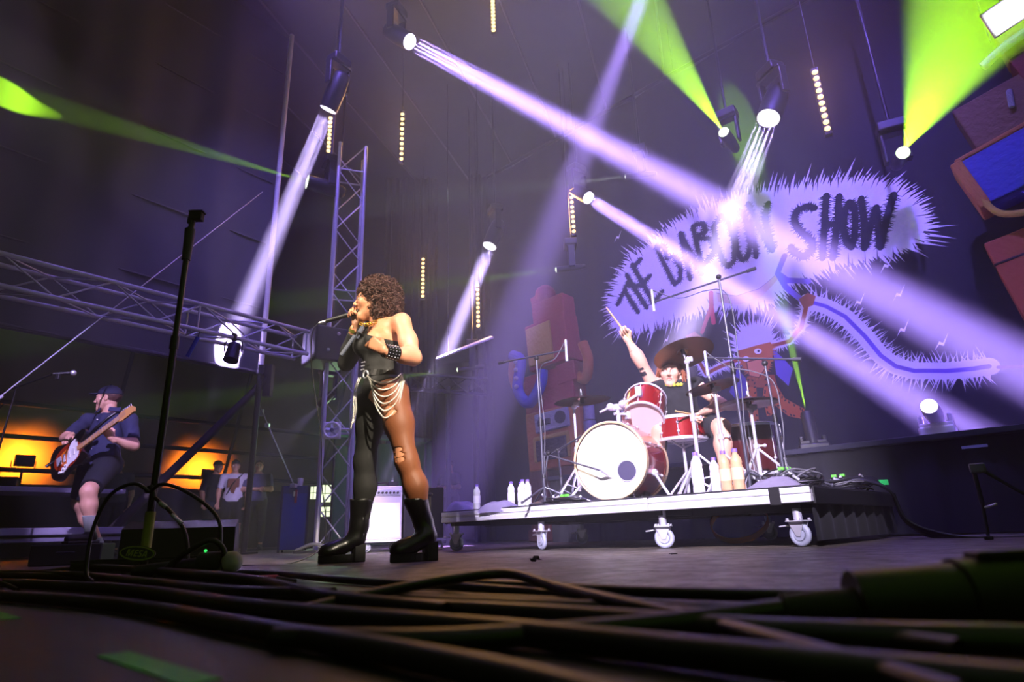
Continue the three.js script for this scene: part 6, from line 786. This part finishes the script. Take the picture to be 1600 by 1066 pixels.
  // folding leg stand by the right-hand platform
  const f = thing('folding_stand', 'black folding leg stand before the dark platform on the right', 'stand', V(2.6, 0, -3.55), STAGE); part(f, 'hinge_block', bx(0.075, 0.055, 0.05, 0.01, 0.385, 0, 0.01), MAT.grey); part(f, 'front_leg', [rod([-0.01, 0.36, 0], [-0.01, 0.19, 0.0], 0.012), rod([-0.01, 0.2, 0], [-0.02, 0.02, 0.0], 0.009), bx(0.04, 0.02, 0.04, -0.02, 0.01, 0, 0.005)], MAT.darkAlu); part(f, 'locking_lever', [rod([-0.01, 0.17, 0], [0.05, 0.185, 0.01], 0.006), ball(0.009, 0.05, 0.185, 0.01, 8, 6)], MAT.steel); part(f, 'rear_leg', rod([0.03, 0.37, 0], [0.42, 0.015, -0.1], 0.01), MAT.darkAlu);
}
// ---------- foreground ----------
{
  // straight microphone stand
  const m = thing('straight_mic_stand', 'tall straight black microphone stand with empty clip in the left foreground', 'microphone stand', V(-1.283, 0, -2.204)), oliveTape = M(0x8a8a3a, 0.7), pole = M(0x1a1c10, 0.32, { metalness: 0.3 });
  part(m, 'base', lathe([[0, 0.001], [0.125, 0.001], [0.13, 0.014], [0.06, 0.03], [0.018, 0.05], [0, 0.05]], 32), MAT.black); part(m, 'lower_tube', rod([0, 0.04, 0], [0, 0.86, 0], 0.0125, 0.0125, 14), pole); part(m, 'upper_tube', rod([0, 0.84, 0], [0, 1.24, 0], 0.0105, 0.0105, 14), pole); part(m, 'clutch', rod([0, 0.83, 0], [0, 0.88, 0], 0.016, 0.015, 14), MAT.black); part(m, 'grip', rod([0, 1.2, 0], [0, 1.335, 0], 0.016, 0.0195, 14), M(0x23251a, 0.6)); part(m, 'clip_neck', rod([0, 1.33, 0], [0.005, 1.375, 0], 0.011, 0.011, 10), MAT.black);
  part(m, 'mic_clip', [bx(0.055, 0.036, 0.03, 0.018, 1.39, 0, 0.006), bx(0.058, 0.007, 0.034, 0.02, 1.411, 0, 0.002), bx(0.02, 0.03, 0.026, -0.002, 1.372, 0, 0.004)], MAT.rubber); part(m, 'tape_wrap', rod([0, 0.115, 0], [0, 0.235, 0], 0.0165, 0.0165, 14), oliveTape, 'yellow-green tape wrap');
  const cv = document.createElement('canvas'); cv.width = 256; cv.height = 96; const x = cv.getContext('2d'); x.fillStyle = '#15160c'; x.fillRect(0, 0, 256, 96); x.strokeStyle = '#7d8a2e'; x.lineWidth = 9; x.beginPath(); x.ellipse(128, 48, 119, 40, 0, 0, 7); x.stroke(); x.fillStyle = '#8a962f'; x.font = 'bold 58px sans-serif'; x.textAlign = 'center'; x.fillText('MESA', 128, 69); const tx = new THREE.CanvasTexture(cv); tx.colorSpace = THREE.SRGBColorSpace;
  const plate = new THREE.CylinderGeometry(1, 1, 1, 40).rotateX(Math.PI / 2), pu = plate.attributes.uv, pp = plate.attributes.position; for (let i = 0; i < pp.count; i++) pu.setXY(i, pp.getX(i) / 2 + 0.5, pp.getY(i) / 2 + 0.5);
  part(m, 'name_plate', plate.scale(0.062, 0.026, 0.006).rotateX(-0.35).rotateZ(-0.12).translate(-0.012, 0.098, 0.024), M(0xffffff, 0.6, { map: tx }), 'oval plate with yellow-green lettering');
  part(m, 'cable_loop', [tube([[0, 0.3, 0.02], [-0.05, 0.33, 0.03], [-0.12, 0.3, 0.04], [-0.16, 0.18, 0.05], [-0.15, 0.04, 0.06], [-0.1, 0.016, 0.1]], 0.0065, 30, 6), tube([[0, 0.3, 0.02], [0.04, 0.325, 0.03], [0.14, 0.29, 0.02], [0.24, 0.2, 0], [0.27, 0.08, 0.02], [0.3, 0.016, 0.05]], 0.0065, 36, 6), tube([[0.02, 0.28, 0.02], [0.08, 0.24, 0.04], [0.15, 0.17, 0.05], [0.19, 0.08, 0.08], [0.2, 0.014, 0.12]], 0.0065, 30, 6), tube([[-0.02, 0.3, 0.01], [-0.004, 0.32, 0.016], [0.012, 0.29, 0.016], [0.006, 0.24, 0.016]], 0.008, 16, 6)], MAT.cable); part(m, 'cable_plug', [rod([0.045, 0.262, 0.03], [0.075, 0.244, 0.04], 0.008), rod([0.1, 0.22, 0.045], [0.14, 0.19, 0.05], 0.007)], MAT.alu);
  // floor monitor and ball microphone
  const w = thing('floor_monitor', 'black wedge monitor lying low behind the microphone stand', 'monitor', V(-1.75, 0, -3.35), 0.35); part(w, 'cabinet', extrude([[-0.2, 0.002], [0.2, 0.002], [0.16, 0.13], [-0.05, 0.24], [-0.2, 0.2]], 0.5, 0.004).rotateY(Math.PI / 2).translate(-0.25, 0, 0), MAT.black); part(w, 'grille', frame(bx(0.46, 0.22, 0.008), V(0, 0.19, -0.06), V(0, 0.88, -0.46)), M(0x101012, 0.9)); for (let i = 0; i < 5; i++) part(w, 'green_edge_tape', bx(0.05, 0.004, 0.008, -0.2 + i * 0.1, 0.243, 0.05), M(0x16603a, 0.5));
  const pb = thing('pedal_board', 'low black box behind the name plate on the left', 'box', V(-1.5, 0, -2.62), 0.2); part(pb, 'case', bx(0.5, 0.07, 0.2, 0, 0.036, 0, 0.008), MAT.black); part(pb, 'lid_edge', bx(0.5, 0.008, 0.02, 0, 0.074, 0.09), MAT.darkAlu);
  const bm = thing('ball_microphone', 'grey mesh microphone head lying at the end of a black barrel on the left', 'microphone', V(-0.965, 0, -2.0)); part(bm, 'barrel', [rod([-0.22, 0.045, 0.01], [-0.02, 0.058, 0.0], 0.019, 0.025, 18)], MAT.black); part(bm, 'collar', rod([-0.022, 0.058, 0], [0.05, 0.062, -0.002], 0.0385, 0.036, 24), MAT.rubber); part(bm, 'grille', ball(0.033, 0.072, 0.064, -0.003, 22, 16), M(0xb4b49c, 0.5, { metalness: 0.2, bumpMap: weave, bumpScale: 0.003 })); part(bm, 'foot', bx(0.05, 0.028, 0.05, -0.18, 0.014, 0.01, 0.006), MAT.rubber); part(bm, 'foot', bx(0.06, 0.026, 0.06, 0.01, 0.0135, 0, 0.006), MAT.rubber);
  part(bm, 'loom_arc', tube([[-0.15, 0.02, 0.03], [-0.05, 0.1, 0.03], [0.02, 0.13, 0.02], [0.055, 0.09, 0.01], [0.045, 0.02, 0.03]], 0.009, 24, 6), MAT.cable); part(bm, 'green_light', ball(0.0045, -0.008, 0.1005, 0.006, 8, 6), lamp(new THREE.Color(0.05, 1, 0.15), 1.2), 'tiny green indicator');
  // black rubber mat at the stage edge
  const mat = thing('rubber_mat', 'black rubber mat covering the stage edge in the foreground', 'mat', V(0, 0, 0), STAGE); part(mat, 'sheet', bx(8.5, 0.006, 1.75, -1.6, 0.0035, -0.1, 0.002), MAT.mat);
  for (const [i, [l, px, pz, ww, d, r]] of [['bright green tape strip on the black mat, nearest the camera', -0.355, -0.648, 0.24, 0.03, -0.74], ['green tape strip at the left edge of the mat', -0.95, -1.2, 0.2, 0.03, -0.74]].entries()) solo('tape_strip', l, 'tape', bx(ww, 0.0012, d), MAT.greenTape, 'green tape marks', V(px, 0.0075, pz), r);
  // cables along the stage edge
  seed = 2024; const names = ['nearest thick black cable, crossing to the bottom middle', 'second thick black cable from the camera, running to the lower right', 'third thick black cable from the camera', 'black cable in the middle of the foreground bundle', 'thin black cable rising to a hump in the middle of the bundle', 'farthest thin black cable along the edge of the lit floor', 'thin black cable dipping away to the bottom right', 'black cable lifted over the others at the left', 'black cable leading under the big connector', 'black cable lying against the lifted one at the left'];
  const runs = [[[-1.67, 0.019, -1.83], [-1.22, 0.019, -1.53], [-0.69, 0.019, -1.15], [-0.32, 0.019, -0.79], [-0.13, 0.019, -0.61], [0.00, 0.019, -0.47], [0.06, 0.019, -0.39]],
    [[-2.71, 0.020, -2.85], [-1.70, 0.020, -2.13], [-0.95, 0.020, -1.58], [-0.40, 0.020, -1.01], [-0.01, 0.020, -0.68], [0.20, 0.020, -0.48], [0.30, 0.020, -0.39]],
    [[-3.53, 0.019, -3.71], [-2.36, 0.019, -2.94], [-0.91, 0.019, -1.80], [-0.33, 0.019, -1.10], [0.06, 0.019, -0.79], [0.25, 0.019, -0.62], [0.44, 0.019, -0.53]],
    [[-2.27, 0.017, -3.22], [-1.22, 0.017, -2.20], [-0.41, 0.017, -1.27], [-0.01, 0.017, -0.94], [0.28, 0.017, -0.77], [0.54, 0.017, -0.64]],
    [[-0.34, 0.018, -0.96], [-0.26, 0.03, -1.04], [-0.13, 0.045, -1.13], [-0.03, 0.05, -1.16], [0.06, 0.036, -0.99], [0.14, 0.03, -0.77], [0.2, 0.02, -0.66]],
    [[-1.23, 0.017, -2.59], [-0.87, 0.017, -2.25], [-0.51, 0.017, -1.78], [-0.23, 0.017, -1.46], [-0.07, 0.017, -1.38], [0.20, 0.017, -1.11], [0.37, 0.017, -0.98], [0.57, 0.017, -0.86]],
    [[-0.15, 0.022, -1.33], [0.04, 0.022, -1.06], [0.15, 0.022, -0.84], [0.20, 0.022, -0.64], [0.23, 0.022, -0.47], [0.24, 0.022, -0.38]],
    [[-2.3, 0.02, -3.1], [-1.6, 0.05, -2.45], [-1.22, 0.046, -2.1], [-0.57, 0.04, -1.4], [-0.3, 0.03, -1.04], [-0.1, 0.022, -0.88]],
    [[-0.30, 0.016, -1.23], [-0.12, 0.016, -1.10], [0.08, 0.016, -0.94], [0.21, 0.016, -0.78], [0.29, 0.016, -0.64], [0.34, 0.016, -0.53]],
    [[-3.23, 0.030, -3.57], [-1.76, 0.030, -2.50], [-0.91, 0.030, -1.64], [-0.53, 0.030, -1.24], [-0.32, 0.030, -1.12]]];
  const rad = [0.0125, 0.0135, 0.013, 0.0115, 0.0085, 0.0095, 0.009, 0.012, 0.01, 0.011];
  runs.forEach((p, i) => { for (const q of p) { q[1] = Math.max(q[1], rad[i] + 0.0075); } solo('stage_cable', names[i], 'cable', tube(p, rad[i], 90, 10), MAT.cable, 'cables along the stage edge'); });
  // big multipin connector at the right
  const c = thing('cable_connector', 'big out-of-focus black cable connector in the right foreground', 'connector', V(0.335, 0, -0.67), -0.1);
  part(c, 'sleeve', rod([0.0, 0.036, 0], [-0.07, 0.034, 0], 0.018, 0.015, 18), MAT.rubber); part(c, 'shell', [rod([0.0, 0.04, 0], [0.1, 0.042, 0], 0.03, 0.032, 22), rod([0.1, 0.042, 0], [0.2, 0.043, 0], 0.036, 0.036, 22)], MAT.black); part(c, 'rear_barrel', rod([0.2, 0.042, 0], [0.5, 0.04, 0.02], 0.033, 0.03, 22), MAT.rubber); part(c, 'latch', bx(0.06, 0.01, 0.03, 0.15, 0.08, 0, 0.003), MAT.black); part(c, 'cable', tube([[-0.07, 0.034, 0], [-0.2, 0.024, 0.01], [-0.4, 0.02, 0.05], [-0.6, 0.02, 0.02]], 0.011, 20, 8), MAT.cable);
  // small bits on the floor
  const rp = thing('red_plug', 'red and black plug on the floor right of the ball microphone', 'plug', V(-0.72, 0, -1.86)); part(rp, 'shell', rod([-0.03, 0.016, 0], [0.03, 0.018, 0.01], 0.014, 0.012, 14), MAT.redPlastic); part(rp, 'tail', rod([0.03, 0.018, 0.01], [0.09, 0.012, 0.03], 0.009, 0.006, 10), MAT.black);
  const rq = thing('red_plug', 'red plug at the lower left beneath the guitarist', 'plug', V(-1.62, 0, -1.98)); part(rq, 'shell', rod([-0.04, 0.022, 0], [0.04, 0.03, 0.01], 0.014, 0.012, 14), MAT.redPlastic); part(rq, 'tail', tube([[0.04, 0.03, 0.01], [0.09, 0.02, 0.03], [0.14, 0.01, 0.06]], 0.007, 10, 6), MAT.cable);
  seed = 3; [['dark leaf scrap on the floor in the middle', 0.07, -2.75], ['tiny dark scrap on the floor right of the leaf scrap', 0.72, -3.05]].forEach(([l, a, b], i) => { const g = new THREE.PlaneGeometry(0.05, 0.03, 6, 4).rotateX(-Math.PI / 2), p = g.attributes.position; for (let k = 0; k < p.count; k++) p.setY(k, (i ? 0.003 : 0.004) + (i ? 0.006 : 0.028) * Math.abs(Math.sin(p.getX(k) * 60 + 1)) * (p.getX(k) > 0 ? 0.3 : 1)); g.computeVertexNormals(); solo('leaf_scrap', l, 'scrap', g, M(0x141210, 0.9), undefined, V(a, 0, b), rnd(0, 3)); });
}

renderer.render(scene, camera);
